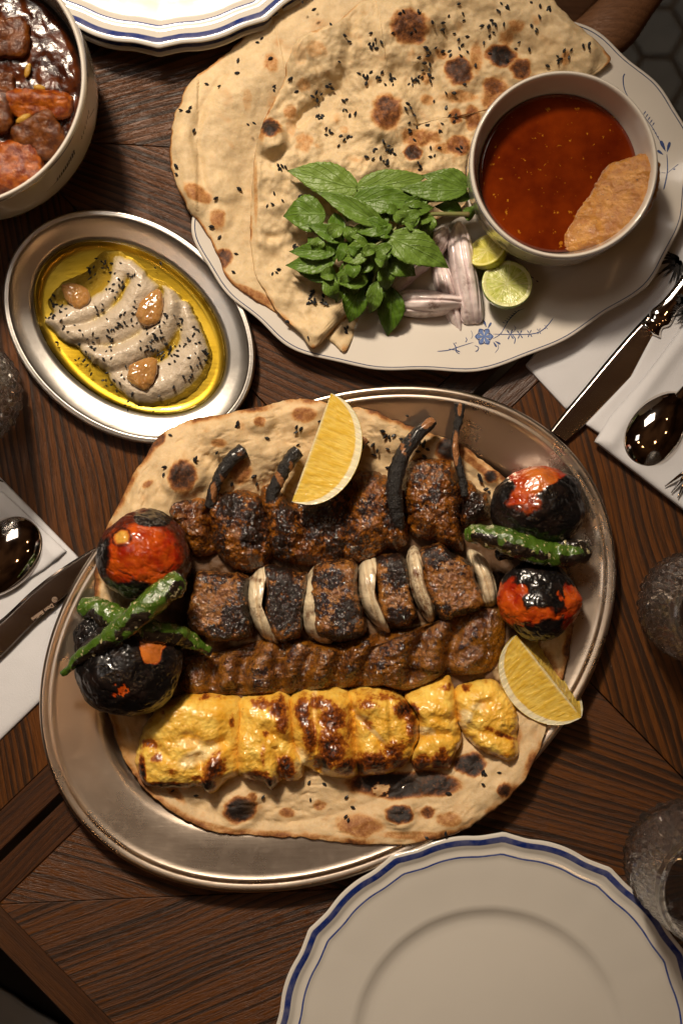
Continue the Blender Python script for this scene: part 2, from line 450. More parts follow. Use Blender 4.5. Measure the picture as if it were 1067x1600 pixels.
t = NT('knife_steel'); t.set(color=(0.50, 0.42, 0.36), metal=1.0, rough=t.math('ADD', t.math('MULTIPLY', t.noise(30, 4, .6, t.obj((.1, 1, 1))), 0.10), 0.13), normal=t.bump(t.noise(3, 3, .7, t.obj((.05, 1, 1))), .3, .25)); knife_steel = t.m

PORC = (0.60, 0.565, 0.51)
def mat_porcelain(name, bands=(), blue=(0.012, 0.03, 0.17), body=PORC, thin=(0.02, 0.05, 0.2)):
    """glazed porcelain; bands = [(centre, half width, colour)] on the attribute 'prof' (distance in from the rim)"""
    t = NT(name); p = t.attr('prof')
    wob = t.math('MULTIPLY', t.math('SUBTRACT', t.noise(25, 3), 0.5), 1.1)
    p = t.math('ADD', p, wob); c = t.mix(t.noise(90, 3), body, tuple(x * 0.95 for x in body))
    for ctr, hw, colr in bands:
        d = t.math('ABSOLUTE', t.math('SUBTRACT', p, ctr))
        f = t.ramp(t.math('DIVIDE', d, hw * 2), [(0.40, 1.0), (0.52, 0.0)])
        dens = t.math('ADD', t.math('MULTIPLY', t.noise(18, 3), 0.5), 0.68, clamp=True)
        c = t.mix(t.math('MULTIPLY', f, dens), c, colr)
    t.set(color=c, rough=0.16, spec=0.5, coat=0.6, coatr=0.05, sss=0.04, normal=t.bump(t.noise(34, 2), 0.8, 0.22))
    sssr(t, (1, .8, .6), 0.002)
    return t.m
NAVY = (0.010, 0.026, 0.16); INK = (0.022, 0.032, 0.085)
t = NT('blue_glaze_print'); t.set(color=t.mix(t.noise(7, 3), INK, (0.05, 0.09, 0.26)), rough=0.2, coat=0.5); m_print = t.m
t = NT('light_blue_glaze_print'); t.set(color=t.mix(t.noise(5, 3), (0.05, 0.10, 0.30), (0.16, 0.24, 0.45)), rough=0.2, coat=0.5); m_print_light = t.m

# ------------------------------------------------------------------ the floor under the table
FZ = -0.75 / U
t = NT('grout'); t.set(color=t.mix(t.noise(60, 4), (0.16, 0.12, 0.08), (0.09, 0.065, 0.045)), rough=0.85); m_grout = t.m
t = NT('slate_tile'); t.set(color=t.mix(t.ramp(t.noise(120, 5, .6), [(.35, 0.0), (.65, 1.0)]), (0.035, 0.045, 0.058), (0.07, 0.082, 0.095)), rough=0.42, normal=t.bump(t.noise(30, 4), 3, .3)); m_tile = t.m
floor = put('floor', np.array([[-4500, -4500, FZ], [4500, -4500, FZ], [4500, 4500, FZ], [-4500, 4500, FZ]], float), [[0, 1, 2, 3]], m_grout, origin=(0, 0, FZ), kind='structure')
R6 = 78.0
def hexagon(cx, cy, r):
    a = np.radians(np.arange(6) * 60); return np.c_[cx + r * np.cos(a), cy + r * np.sin(a)]
hv, hf = prism(hexagon(0, 0, R6 - 6.5), 0.0, 9.0, 2.0)
hex_mesh = make_mesh('tile', hv * U, hf, smooth=False); hex_mesh.materials.append(m_tile)
def hex_at(cx, cy):
    o = bpy.data.objects.new('tile', hex_mesh); COL.objects.link(o); o.parent = floor
    o.location = (cx * U, cy * U, 0.0)
for (x0, x1, y0, y1) in [(560, 1700, 600, 1900), (-1500, -700, -1650, -1050)]:
    for i in range(-30, 31):
        for j in range(-30, 31):
            cx = 1.5 * R6 * i + 40; cy = math.sqrt(3) * R6 * (j + 0.5 * (i % 2)) + 25
            if x0 < cx < x1 and y0 < cy < y1: hex_at(cx, cy)

# ------------------------------------------------------------------ two square tables of star-matched ash veneer
def ip(p): return np.array([p[0] - 533.5, -(p[1] - 800)])
N_ = np.array([0.696, -0.718]); T_ = np.array([0.718, 0.696])      # across and along the gap between the tables
def table(label, C, dn0, dn1, dt0, dt1, s0, base_rot, seed):
    C = ip(C); rnd = random.Random(seed)
    tb = thing('wooden_table', (C[0], C[1], FZ), label, 'table', 'square tables pushed together')
    q = lambda a, b: C + N_ * a + T_ * b
    corners = [q(dn1, 0), q(dn1, dt1), q(0, dt1), q(dn0, dt1), q(dn0, 0), q(dn0, dt0), q(0, dt0), q(dn1, dt0)]
    for k in range(8):
        a, b = corners[k], corners[(k + 1) % 8]
        m = (a + b) / 2; d = m - C
        tri = np.array([C, a, b]); cen = tri.mean(0)
        tri = cen + (tri - cen) * (1 - 0.9 / 300)
        V, F = prism(tri, -42, 0 + rnd.uniform(-.15, .15), 0.7)
        ang = math.atan2(d[1], d[0])
        piece('veneer_plank', V, F, wood_mid if (k % 3 == 2 and seed == 1) else wood_light, tb, ang, cen, rnd)
    w = 45
    def strip(a, b, nrm, m):
        V, F = prism(np.array([a, b, b + nrm * w, a + nrm * w]), -46, -0.4 + rnd.uniform(-.3, .2), 1.6)
        d = b - a; piece('edge_strip', V, F, m, tb, math.atan2(d[1], d[0]), (a + b) / 2, rnd)
    strip(q(dn1, dt0 - w), q(dn1, dt1 + w), N_, wood_mid); strip(q(dn0, dt0 - w), q(dn0, dt1 + w), -N_, wood_mid)
    strip(q(dn0, dt1), q(dn1, dt1), T_, wood_edge); strip(q(dn0, dt0), q(dn1, dt0), -T_, wood_edge)
    V, F = prism(np.array([q(dn0 + 60, dt0 + 60), q(dn1 - 60, dt0 + 60), q(dn1 - 60, dt1 - 60), q(dn0 + 60, dt1 - 60)]), -70, -47, 1)
    put('under_frame', V, F, m_black, tb)
    c2 = q((dn0 + dn1) / 2, (dt0 + dt1) / 2)
    V, F = rings([(0.1, -70), (60, -70), (60, -150), (45, -300), (45, FZ + 80), (300, FZ + 30), (300, FZ + 1), (0.1, FZ + 1)], lambda o, th: (c2[0] + o * np.cos(th), c2[1] + o * np.sin(th)), 24)[:2]
    put('pedestal', V, F, m_black, tb)
    return tb
def piece(name, V, F, m, parent, ang, cen, rnd):
    """piece whose own x axis runs along its grain"""
    R = rotz(-ang); org = np.array([cen[0], cen[1], 0])
    off = np.array([rnd.uniform(-900, 900), rnd.uniform(-900, 900), rnd.uniform(-400, 400)])
    L = (V - org) @ R.T
    me = make_mesh(name, L * U, F, smooth=False); me.materials.append(m)
    o = bpy.data.objects.new(name, me); COL.objects.link(o); o.parent = parent
    o.location = Vector(org * U) - Vector(parent.location); o.rotation_euler.z = ang
    return o
table('dark stained table with the hummus dish and folded breads on its grey sheened grain', (10, 214), -800, 750, -1000, 682, 0, 0, 1)
table('dark stained table under the clean dinner plate, its corner showing beside the grey cloth', (1204, 1358), -800, 800, -905, 905, 0, 0, 2)

# grey cloth hanging over the seat below the table corner
t = NT('grey_linen'); wv = t.n.new('ShaderNodeTexWave')
t.set(color=t.mix(t.noise(6, 4, .7), (0.40, 0.43, 0.44), (0.5, 0.53, 0.54)), rough=0.9, sheen=0.3, normal=t.bump(t.noise(3, 3, .7), 1, .5)); m_greycloth = t.m
gs, gt = np.meshgrid(np.linspace(-400, 420, 60), np.linspace(520, 0, 50), indexing='ij')
gx = -655 + .866 * gs - .5 * gt; gy = -912 - .5 * gs - .866 * gt
gz = -520 + 26 * fbm(gx, gy, 0, 150, 3) - 0.00025 * (gx + 700) ** 2 * 0 + 10 * np.sin((gx + gy) / 60)
V = np.stack([gx, gy, gz], -1).reshape(-1, 3); V2 = V.copy(); V2[:, 2] -= 14
Fg = grid_faces(60, 50); nb = len(V)
edge = np.concatenate([np.arange(50), np.arange(1, 60) * 50 + 49, 59 * 50 + np.arange(48, -1, -1), np.arange(58, 0, -1) * 50])
sd = np.stack([edge, np.roll(edge, -1), np.roll(edge, -1) + nb, edge + nb], -1)
put('seat_cloth', np.concatenate([V, V2]), [Fg[:, ::-1].copy(), Fg + nb, sd], m_greycloth, label='pale grey cloth below the table corner at the lower edge', cat='cloth')
# bench seat carrying the cloth
bq = thing('bench', (-700, -1000, FZ), 'dark bench seat under the grey cloth beside the table corner', 'bench')
V, F = prism(np.array([[-1040, -1290], [-340, -1290], [-340, -730], [-1040, -730]]), -600, -560, 3); put('seat', V, F, m_black, bq)
for lx, ly in ((-1000, -1250), (-380, -1250), (-1000, -770), (-380, -770)):
    V, F = prism(np.array([[lx - 25, ly - 25], [lx + 25, ly - 25], [lx + 25, ly + 25], [lx - 25, ly + 25]]), FZ + 10, -601, 2); put('leg', V, F, m_black, bq)

# chair pulled up at the far corner
ch = thing('wooden_chair', (900, 1300, FZ), 'brown wooden chair whose round arm shows past the floral platter', 'chair')
def rod(name, path, r, parent, n=20, mat=None, samples=40, flat=1.0, **k):
    V, F, u, v = tube(path, r, n, samples=samples, flat=flat); return put(name, V, F, mat or chair_wood, parent, **k)
A = lambda px, py, z: W(px, py, z)
rod('arm', [A(905, 75, -150), A(950, 45, -140), A(990, -5, -150), A(1050, -90, -165), A(1150, -230, -180)], [40, 46, 42, 44, 46], ch, flat=0.8)
rod('front_leg', [A(925, 58, -190), A(915, 70, -600), A(905, 80, FZ / 1 + 12)], [30, 28, 22], ch)
rod('rear_leg', [A(1150, -230, -100), A(1140, -220, -700), A(1130, -215, FZ + 12)], [30, 30, 24], ch)
rod('front_leg', [A(640, -200, -190), A(640, -190, -700), A(640, -190, FZ + 12)], [30, 28, 22], ch)
rod('rear_leg', [A(860, -470, -100), A(860, -460, -700), A(860, -460, FZ + 12)], [30, 30, 24], ch)
rod('arm', [A(640, -200, -150), A(740, -320, -150), A(860, -470, -160)], [38, 38, 36], ch, flat=0.8)
rod('back_rail', [A(1150, -230, 160), A(1040, -400, 190), A(860, -470, 160)], [38, 44, 38], ch, flat=1.6)
rod('back_post', [A(1150, -230, -110), A(1150, -230, 170)], [30, 26], ch); rod('back_post', [A(860, -470, -110), A(860, -470, 170)], [30, 26], ch)
rod('stretcher', [A(840, -25, -700), A(1015, -40, -700), A(1140, -180, -700)], [20, 20, 20], ch)
sv = np.array([W(x, y, -560)[:2] for x, y in [(880, 60), (620, -140), (860, -420), (1120, -210)]])
V, F = prism(sv, -600, -560, 8); put('seat', V, F, chair_wood, ch)

# ------------------------------------------------------------------ dishes
def ell(c, a, b, ang, mod=None):
    """returns pos(off, theta): ellipse shrunk by off px all round; centre given in building space"""
    ca, sa = math.cos(ang), math.sin(ang)
    def pos(off, th):
        k = 1.0
        if mod is not None: k = 1 + mod(th) * np.clip(1 - off / (a * 0.42), 0, 1) ** 1.0
        x = max(a - off, 0.01) * np.cos(th) * k; y = max(b - off * (b / a if off > b * .8 else 1.0), 0.01) * np.sin(th) * k
        return c[0] + x * ca - y * sa, c[1] + x * sa + y * ca
    return pos
def dish(name, c_img, zc, a, b, ang, prof, mat, label, cat, nt=240, mod=None, group=None, n=None, parts=False):
    c = W(c_img[0], c_img[1], zc)[:2]; k = 1 - zc / H; a *= k; b *= k
    pos = ell(c, a, b, ang, mod)
    mx = min(a, b)
    P = [(a - 0.3 if o is None else o, z) for o, z in prof]
    th = np.linspace(0, 2 * math.pi, nt, endpoint=False)
    def scaled(off, th):                       # beyond the rim band shrink proportionally so oval centres close
        lim = 0.55 * mx
        if off <= lim: return pos(off, th)
        x, y = pos(lim, th); q = (a - off) / (a - lim)
        return c[0] + (x - c[0]) * q, c[1] + (y - c[1]) * q
    V, F, row = rings(P, scaled, nt)
    offs = np.array([p[0] for p in P])
    top = int(np.argmin(offs))
    pr = np.where(row <= top, offs[row], -20.0)
    return V, F, pr, c, a, b, scaled

# big oval steel platter
BC, BA, BB, BANG = (512.2, 998.4), 483.0, 357.5, math.radians(32.2)
def hyp(prof, n): return resample_prof(prof, n)
prof = [(None, 9), (200, 9), (150, 9), (118, 9.5), (108, 11), (100, 16), (92, 21.5), (84, 24), (60, 28.5), (30, 34), (22, 36), (18.5, 38.2), (16, 36), (13.5, 36.6), (9, 39), (4, 39), (0.8, 36), (0.5, 33.5), (3, 31.5), (9, 31), (20, 30), (80, 20), (100, 10), (118, 2.0), (None, 2.0)]
V, F, pr, bc, ba, bb, _ = dish('x', BC, 36, BA, BB, BANG, prof, steel, '', '')
platter = put('serving_platter', V, F, steel, attrs={'prof': pr}, label='large oval steel platter carrying the mixed grill on its flatbread', cat='platter')
def platter_s(x, y):
    ca, sa = math.cos(BANG), math.sin(BANG); dx, dy = x - bc[0], y - bc[1]
    return np.hypot((dx * ca + dy * sa) / ba, (-dx * sa + dy * ca) / bb)

# hummus dish
HC, HA, HB, HANG = (202.1, 511), 214.0, 163.5, math.radians(-37.2)
prof = [(None, 7), (90, 7), (62, 7), (53, 8), (48, 12), (43, 17), (38, 18.6), (26, 21.5), (13, 26), (10, 28), (8.5, 29.2), (7, 28.4), (4, 29.6), (1.2, 28.6), (0.4, 26.6), (1.5, 25), (6, 24.5), (14, 23), (38, 14), (52, 4), (60, 1.5), (None, 1.5)]
V, F, pr, hc, ha, hb, hscaled = dish('x', HC, 26, HA, HB, HANG, prof, steel2, '', '')
put('oval_dish', V, F, steel2, attrs={'prof': pr}, label='small oval steel dish of hummus and golden oil', cat='dish')

# dinner plates with scalloped blue rim
def scallop(th, n=12, ph=0.0, amp=0.017):
    u = ((th - ph) * n / (2 * math.pi)) % 1.0; u = np.minimum(u, 1 - u) * 2
    return amp * (np.exp(-u * 5.0) * 1.0 - 0.35 * np.exp(-((u - .45) / .22) ** 2) + .35 * np.exp(-((u - 1) / .45) ** 2)) - amp * .2
m_dinner = mat_porcelain('porcelain_blue_rim', [(11.5, 5.2, NAVY), (35, 1.55, (0.02, 0.05, 0.24))])
def dinner(c_img, R, phase, lift, label, group, thick=0):
    prof = [(None, 12), (230, 12), (205, 12), (150, 12), (140, 12.4), (132, 14), (124, 18.5), (118, 22), (112, 22.6), (100, 24), (70, 28), (46, 32), (41, 32.5), (38.5, 33.6), (35, 35.0), (31, 35.0), (26, 34.6), (22, 36.5), (16, 40.5), (8, 42.5), (3, 43), (0.6, 41.5), (0.6, 38.5), (4, 35.5), (16, 31), (50, 22), (110, 12), (140, 3), (150, 0), (158, 0), (162, 4), (None, 4)]
    prof = [(o, z + lift) for o, z in prof]
    z = 42 + lift
    return dish('x', c_img, z, R, R, 0, prof, m_dinner, '', '', nt=360, mod=lambda th: scallop(th, 12, phase))
V, F, pr, dc, da, _, _ = dinner((766, 1640), 337, math.radians(86.5), 0, '', '')
put('dinner_plate', V, F, m_dinner, attrs={'prof': pr}, label='clean white dinner plate with a thick blue line round its scalloped rim', cat='plate', group='blue rimmed dinner plates')
V, F, pr, _, _, _, _ = dinner((251, -260), 332, math.radians(-90 - 0.5), 24, '', '')
far_plate = put('dinner_plate', V, F, m_dinner, attrs={'prof': pr}, label='white dinner plate shining white behind the stew bowl', cat='plate', group='blue rimmed dinner plates')
V, F, pr, _, _, _, _ = dinner((252, -246), 331, math.radians(-90 - 0.5), 0, '', '')
put('dinner_plate', V, F, m_dinner, attrs={'prof': pr}, label='dinner plate hidden under the shining plate behind the stew bowl', cat='plate', group='blue rimmed dinner plates')

# floral platter
FC, FA, FB, FANG = (690.8, 294.9), 391.0, 286.5, math.radians(8.0)
m_floral = mat_porcelain('porcelain_thin_line', [(5.5, 0.85, (0.03, 0.05, 0.12))], body=(0.62, 0.575, 0.515))
def fmod(th):
    return 0.013 * np.sin(8 * th + 0.6) + 0.008 * np.sin(16 * th + 1.0) - .002
prof = [(None, 12), (260, 12), (170, 12), (120, 12), (108, 12.5), (98, 15), (88, 19.5), (80, 22.5), (60, 26.5), (30, 32), (12, 35.5), (6, 36.8), (2.5, 37.4), (0.4, 36.2), (0.6, 33.5), (4, 31), (20, 27), (70, 17), (100, 7), (112, 1), (125, 0), (130, 3), (None, 3)]
V, F, pr, fc, fa, fb, fpos = dish('x', FC, 36, FA, FB, FANG, prof, m_floral, '', '', nt=360, mod=fmod)
floral = put('floral_platter', V, F, m_floral, attrs={'prof': pr}, label='wavy rimmed white platter with blue sprigs under the folded breads', cat='platter')
FLV = V[:len(prof) * 360][pr[:len(prof) * 360] >= 0]
_fo = np.array([p[0] if p[0] is not None else fa for p in prof[:17]]); _fz = np.array([p[1] for p in prof[:17]])
def floral_s(x, y):
    ca, sa = math.cos(FANG), math.sin(FANG); dx, dy = x - fc[0], y - fc[1]
    return np.hypot((dx * ca + dy * sa) / fa, (-dx * sa + dy * ca) / fb)
def floral_z(x, y):
    """height of the floral platter's upper surface"""
    x = np.asarray(x, float); y = np.asarray(y, float)
    ca, sa = math.cos(FANG), math.sin(FANG); dx, dy = x - fc[0], y - fc[1]
    X = dx * ca + dy * sa; Y = -dx * sa + dy * ca
    lo = np.zeros_like(X); hi = np.full_like(X, 0.95 * fb)
    for _ in range(22):
        off = (lo + hi) / 2; A_ = fa - off; B_ = fb - off; th = np.arctan2(Y / B_, X / A_)
        k = 1 + fmod(th) * np.clip(1 - off / (fa * 0.42), 0, 1)
        ins = (X / A_ / k) ** 2 + (Y / B_ / k) ** 2 < 1
        lo = np.where(ins, off, lo); hi = np.where(ins, hi, off)
    return np.interp((lo + hi) / 2, _fo[::-1] if _fo[0] > _fo[-1] else _fo, _fz[::-1] if _fo[0] > _fo[-1] else _fz)
# painted sprigs: thin raised glaze strokes following the surface
def stroke(pts, w0, w1, zfun, lift=0.35, n=14, dot=False):
    """tapering brush stroke in building space"""
    P = spline(pts, n, False) if len(pts) > 2 else np.linspace(pts[0], pts[1], n)
    T = np.gradient(P, axis=0); T /= np.linalg.norm(T, axis=1)[:, None] + 1e-9; Nn = np.c_[-T[:, 1], T[:, 0]]
    s = np.linspace(0, 1, n); w = (w0 + (w1 - w0) * s) * np.sqrt(np.clip(1 - (2 * s - 1) ** 6, 0.03, 1)) / 2
    L = P + Nn * w[:, None]; Rr = P - Nn * w[:, None]
    X = np.concatenate([L, Rr]); Z = zfun(X[:, 0], X[:, 1]) + lift
    i = np.arange(n - 1)
    return np.c_[X, Z], np.stack([i + n, i + n + 1, i + 1, i], -1)
def petal(p, ang, L, w, zfun, lift=0.4):
    c, s = math.cos(ang), math.sin(ang); t = np.linspace(0, 2 * math.pi, 10, endpoint=False)
    x = L / 2 + L / 2 * np.cos(t); y = w / 2 * np.sin(t) * (0.6 + 0.4 * np.cos(t))
    X = np.c_[p[0] + x * c - y * s, p[1] + x * s + y * c]
    return np.c_[X, zfun(X[:, 0], X[:, 1]) + lift], [list(range(10))]
def sprig_print(parent, strokes, petals, zfun, zref, mat=None, name='blue_sprig'):
    parts = [stroke([W(x, y, zref)[:2] for x, y in pts], a, b, zfun) for pts, a, b in strokes]
    parts += [petal(W(x, y, zref)[:2], -math.radians(g), L, w, zfun) for x, y, g, L, w in petals]
    V, F = join(parts); return put(name, V, F, mat or m_print, parent, kind='stuff')
# lower sprig (photo px): crop origin 640,440 scale 3.334
q = lambda x, y: (640 + x / 3.334, 440 + y / 3.334)
S = [([q(140, 366), q(200, 360), q(260, 340), q(330, 318)], 1.6, 1.0), ([q(430, 300), q(470, 275), q(500, 225), q(530, 180), q(570, 150), q(600, 140)], 1.3, .8),
     ([q(430, 275), q(520, 278), q(640, 275), q(700, 245), q(745, 190)], 1.1, 1.6), ([q(225, 320), q(238, 345), q(240, 368), q(258, 380)], 1.6, 1.2),
     ([q(290, 292), q(296, 305), q(288, 318)], 1.2, 1.4), ([q(335, 335), q(355, 345), q(350, 362), q(338, 366)], 1.1, 1.8), ([q(455, 330), q(458, 350), q(440, 375)], .8, .8),
     ([q(530, 280), q(545, 300), q(540, 328)], 1.2, 1.6), ([q(318, 255), q(326, 280), q(318, 300)], .7, .7), ([q(520, 278), q(548, 250), q(540, 230)], .7, .7)]
Pt = [(*q(398, 240), -110, 12, 5), (*q(405, 245), -60, 11, 5), (*q(432, 315), 60, 10, 4.5), (*q(440, 312), 30, 10, 4.5)]
for i in range(7):
    bx, by = q(498 + i * 10, 218 - i * 10); Pt += [(bx, by, -165, 5, 1.7), (bx, by, 15 - 60, 5, 1.7)]
for cx, cy, k in ((520, 278, 1.0), (570, 278, .85), (620, 274, .75), (668, 262, .6), (705, 240, .45)):
    for g in (-120, -60, 60, 120): Pt.append((*q(cx, cy), g - 5, 8.5 * k, 3.0 * k))
for cx, cy in ((232, 322), (234, 345), (243, 366)): Pt.append((*q(cx, cy), 0, 3, 2.4))
sprig_print(floral, S, Pt, floral_z, 24)
fl = [petal(W(*q(385, 288), 24)[:2], math.radians(g), 14.5, 9.5, floral_z, .5) for g in range(0, 360, 60)]
V, F = join(fl); put('blue_flower', V, F, m_print_light, floral)
fl = [stroke([W(*q(385 + 26 * math.cos(g) + 16 * math.cos(g + a), 288 + 26 * math.sin(g) + 16 * math.sin(g + a)), 24)[:2] for a in np.linspace(-2.0, 2.0, 6)], 1.2, 1.2, floral_z, .8, 12) for g in np.arange(6) * math.pi / 3]
V, F = join(fl); put('blue_flower_outline', V, F, m_print, floral)
# right sprig: crop origin 860,0 scale 5.155 and 700,0 scale 2.907
r1 = lambda x, y: (860 + x / 5.155, y / 5.155); r2 = lambda x, y: (700 + x / 2.907, y / 2.907)
S = [([r1(600, 592), r1(578, 630), r1(590, 720), r1(630, 800)], 2.2, 1.0), ([r1(630, 800), r1(690, 870), r1(740, 930), r1(810, 1020), r1(860, 1110), r1(910, 1200)], .9, 1.0),
     ([r2(990, 700), r2(992, 780), r2(975, 865)], 1.2, 2.6), ([r2(990, 790), r2(1020, 765), r2(1052, 742)], .9, 1.2), ([r2(965, 785), r2(985, 788)], .8, .8)]
Pt = [(*r2(985, 690), -115, 19, 8), (*r2(990, 695), -75, 17, 7), (*r2(975, 705), -140, 12, 6), (*r2(1015, 772), 0, 4, 4)]
for i in range(5): Pt.append((*r1(740 + i * 18, 930 + i * 22), -55, 7.5 - i * .3, 2.6))
for i in range(3): Pt.append((*r1(815 + i * 18, 1045 + i * 30), 0, 3, 2.6))
sprig_print(floral, S, Pt, floral_z, 28)
sprig_print(floral, [([(384, 476), (389, 471), (388, 466)], 1.4, 1.4), ([(700, 546), (712, 548), (718, 551)], 1.3, 1.3), ([(835, 433), (826, 428), (820, 424)], 1.5, 1.2)], [(826, 433, 10, 5, 3), (838, 436, 40, 5, 3)], floral_z, 24)

# bowls
def bowl(c_img, zr, R, zb, prof, mat, label, cat, nt=220):
    """prof rows (radius fraction of R, z)"""
    c = W(c_img[0], c_img[1], zr)[:2]; Rw = R * (1 - zr / H)
    pos = lambda f, th: (c[0] + Rw * f * np.cos(th), c[1] + Rw * f * np.sin(th))
    V, F, row = rings(prof, pos, nt)
    z = np.array([p[1] for p in prof]); top = int(np.argmax(z))
    pr = np.where(row >= top, z.max() - z[row], -30.0)
    pr = np.where(row < top, -30 + 0 * pr, pr)
    return V, F, pr, c, Rw
m_bowl = mat_porcelain('porcelain_bowl_line', [(7.0, 1.5, (0.014, 0.028, 0.11))], body=(0.66, 0.61, 0.54))
prof = [(0.002, 24), (.45, 24), (.72, 30), (.86, 50), (.925, 85), (.945, 125), (.955, 146), (.968, 150.5), (.985, 150), (.997, 146), (1.0, 141), (1.0, 120), (.995, 85), (.97, 55), (.90, 30), (.72, 12), (.58, 6), (.56, 1.5), (.52, 1.5), (.5, 5), (.002, 6)]
prof = [(f_, z_ * 1.43) for f_, z_ in prof]
V, F, pr, sbc, sbR = bowl((-72, 118), 215, 208, 0, resample_prof(prof, 70), m_bowl, '', '')
stewbowl = put('stew_bowl', V, F, m_bowl, attrs={'prof': pr}, label='deep white bowl of brown stew with a navy line round its rim', cat='bowl')
m_bowl2 = mat_porcelain('porcelain_soup_bowl', [(4.5, 1.1, (0.02, 0.035, 0.11))], body=(0.66, 0.61, 0.54))
prof = [(0.002, 24), (.40, 24), (.60, 30), (.76, 50), (.86, 80), (.915, 110), (.94, 126), (.962, 131), (.982, 130.5), (.997, 127), (1.0, 123), (.997, 105), (.987, 78), (.965, 52), (.90, 32), (.76, 20), (.60, 15), (.55, 13), (.50, 13), (.48, 18), (.002, 18)]
prof = [(f_, 12 + (z_ - 12) * 1.22) for f_, z_ in prof]
V, F, pr, rbc, rbR = bowl((880.5, 257), 156, 148, 0, resample_prof(prof, 70), m_bowl2, '', '')
soupbowl = put('soup_bowl', V, F, m_bowl2, attrs={'prof': pr}, label='white bowl of red broth standing on the floral platter', cat='bowl')
# painted strokes on the outer walls of the bowls
def wall_print(parent, c, R, rows, strokes, petals, sgn=1):
    """strokes in (angle deg, height) on the wall; rows = (z, radius fraction) table"""
    zz = np.array([r[0] for r in rows]); rr = np.array([r[1] for r in rows])
    parts = []
    def to3(a, z):
        r = R * np.interp(z, zz, rr) + .5; a = np.radians(a); return np.stack([c[0] + r * np.cos(a), c[1] + r * np.sin(a), z + 0 * a], -1)
    for pts, w0, w1 in strokes:
        P = spline(pts, 14, False) if len(pts) > 2 else np.linspace(pts[0], pts[1], 14)
        k = math.degrees(1 / R); Q = P.copy(); Q[:, 0] /= k
        T = np.gradient(Q, axis=0); T /= np.linalg.norm(T, axis=1)[:, None]; Nn = np.c_[-T[:, 1], T[:, 0]]
        s = np.linspace(0, 1, 14); w = (w0 + (w1 - w0) * s)[:, None] / 2
        a = Q + Nn * w; b = Q - Nn * w
        X = np.concatenate([to3(a[:, 0] * k, a[:, 1]), to3(b[:, 0] * k, b[:, 1])]); i = np.arange(13)
        parts.append((X, np.stack([i, i + 1, i + 15, i + 14], -1)))
    V, F = join(parts); put('blue_sprig', V, F, m_print, parent, kind='stuff')
rows = [(78, .97), (122, .995), (172, 1.0), (202, 1.0)]
st = [([(-52, 95), (-44, 100), (-36, 108)], 1.2, 1.6)]
for i in range(10): st.append(([(-45 + i * 1.5, 99 + i * 1.2), (-44 + i * 1.5, 106 + i * 1.6)], 1.5 + .1 * i, 2.2 + .1 * i))
for i in range(6): st.append(([(-24 + i * 2.2, 112 + i * 1.0), (-23 + i * 2.2, 118 + i * 1.2)], 1.6, 1.6))
st += [([(-62, 85), (-56, 90)], .8, .8), ([(-96, 96), (-92, 100)], 1, 2), ([(-14, 112), (-8, 96)], 1.2, 1.2)]
wall_print(stewbowl, sbc, sbR, rows, [([(a_, z_ * 1.43) for a_, z_ in p_], w0_, w1_) for p_, w0_, w1_ in st], None)
rows = [(36, .90), (61, .965), (92.5, .987), (125.5, .997), (147.4, 1.0)]
st = [([(-158, 105), (-148, 96), (-138, 92), (-128, 92)], 1.4, 1.2)]
for i in range(9): st.append(([(-156 + i * 2.6, 104 - i * 1.4), (-155 + i * 2.6, 98 - i * 1.4)], 2.0, 2.0))
st += [([(-131, 92), (-125, 96)], 5.5, 2.5), ([(-132, 86), (-124, 86)], 5.0, 2.0), ([(-134, 98), (-129, 104)], 3.5, 2.0),
       ([(-119, 82), (-113, 84), (-109, 78)], 1.2, 1.2), ([(-108, 88), (-104, 84), (-100, 88)], 1.0, 2.0), ([(-113, 96), (-112, 100)], 1.8, 1.8), ([(-170, 110), (-168, 92)], 1.3, 1.0), ([(-165, 90), (-158, 88)], 1, 1)]
wall_print(soupbowl, rbc, rbR, rows, [([(a_, 12 + (z_ - 12) * 1.22) for a_, z_ in p_], w0_, w1_) for p_, w0_, w1_ in st], None)
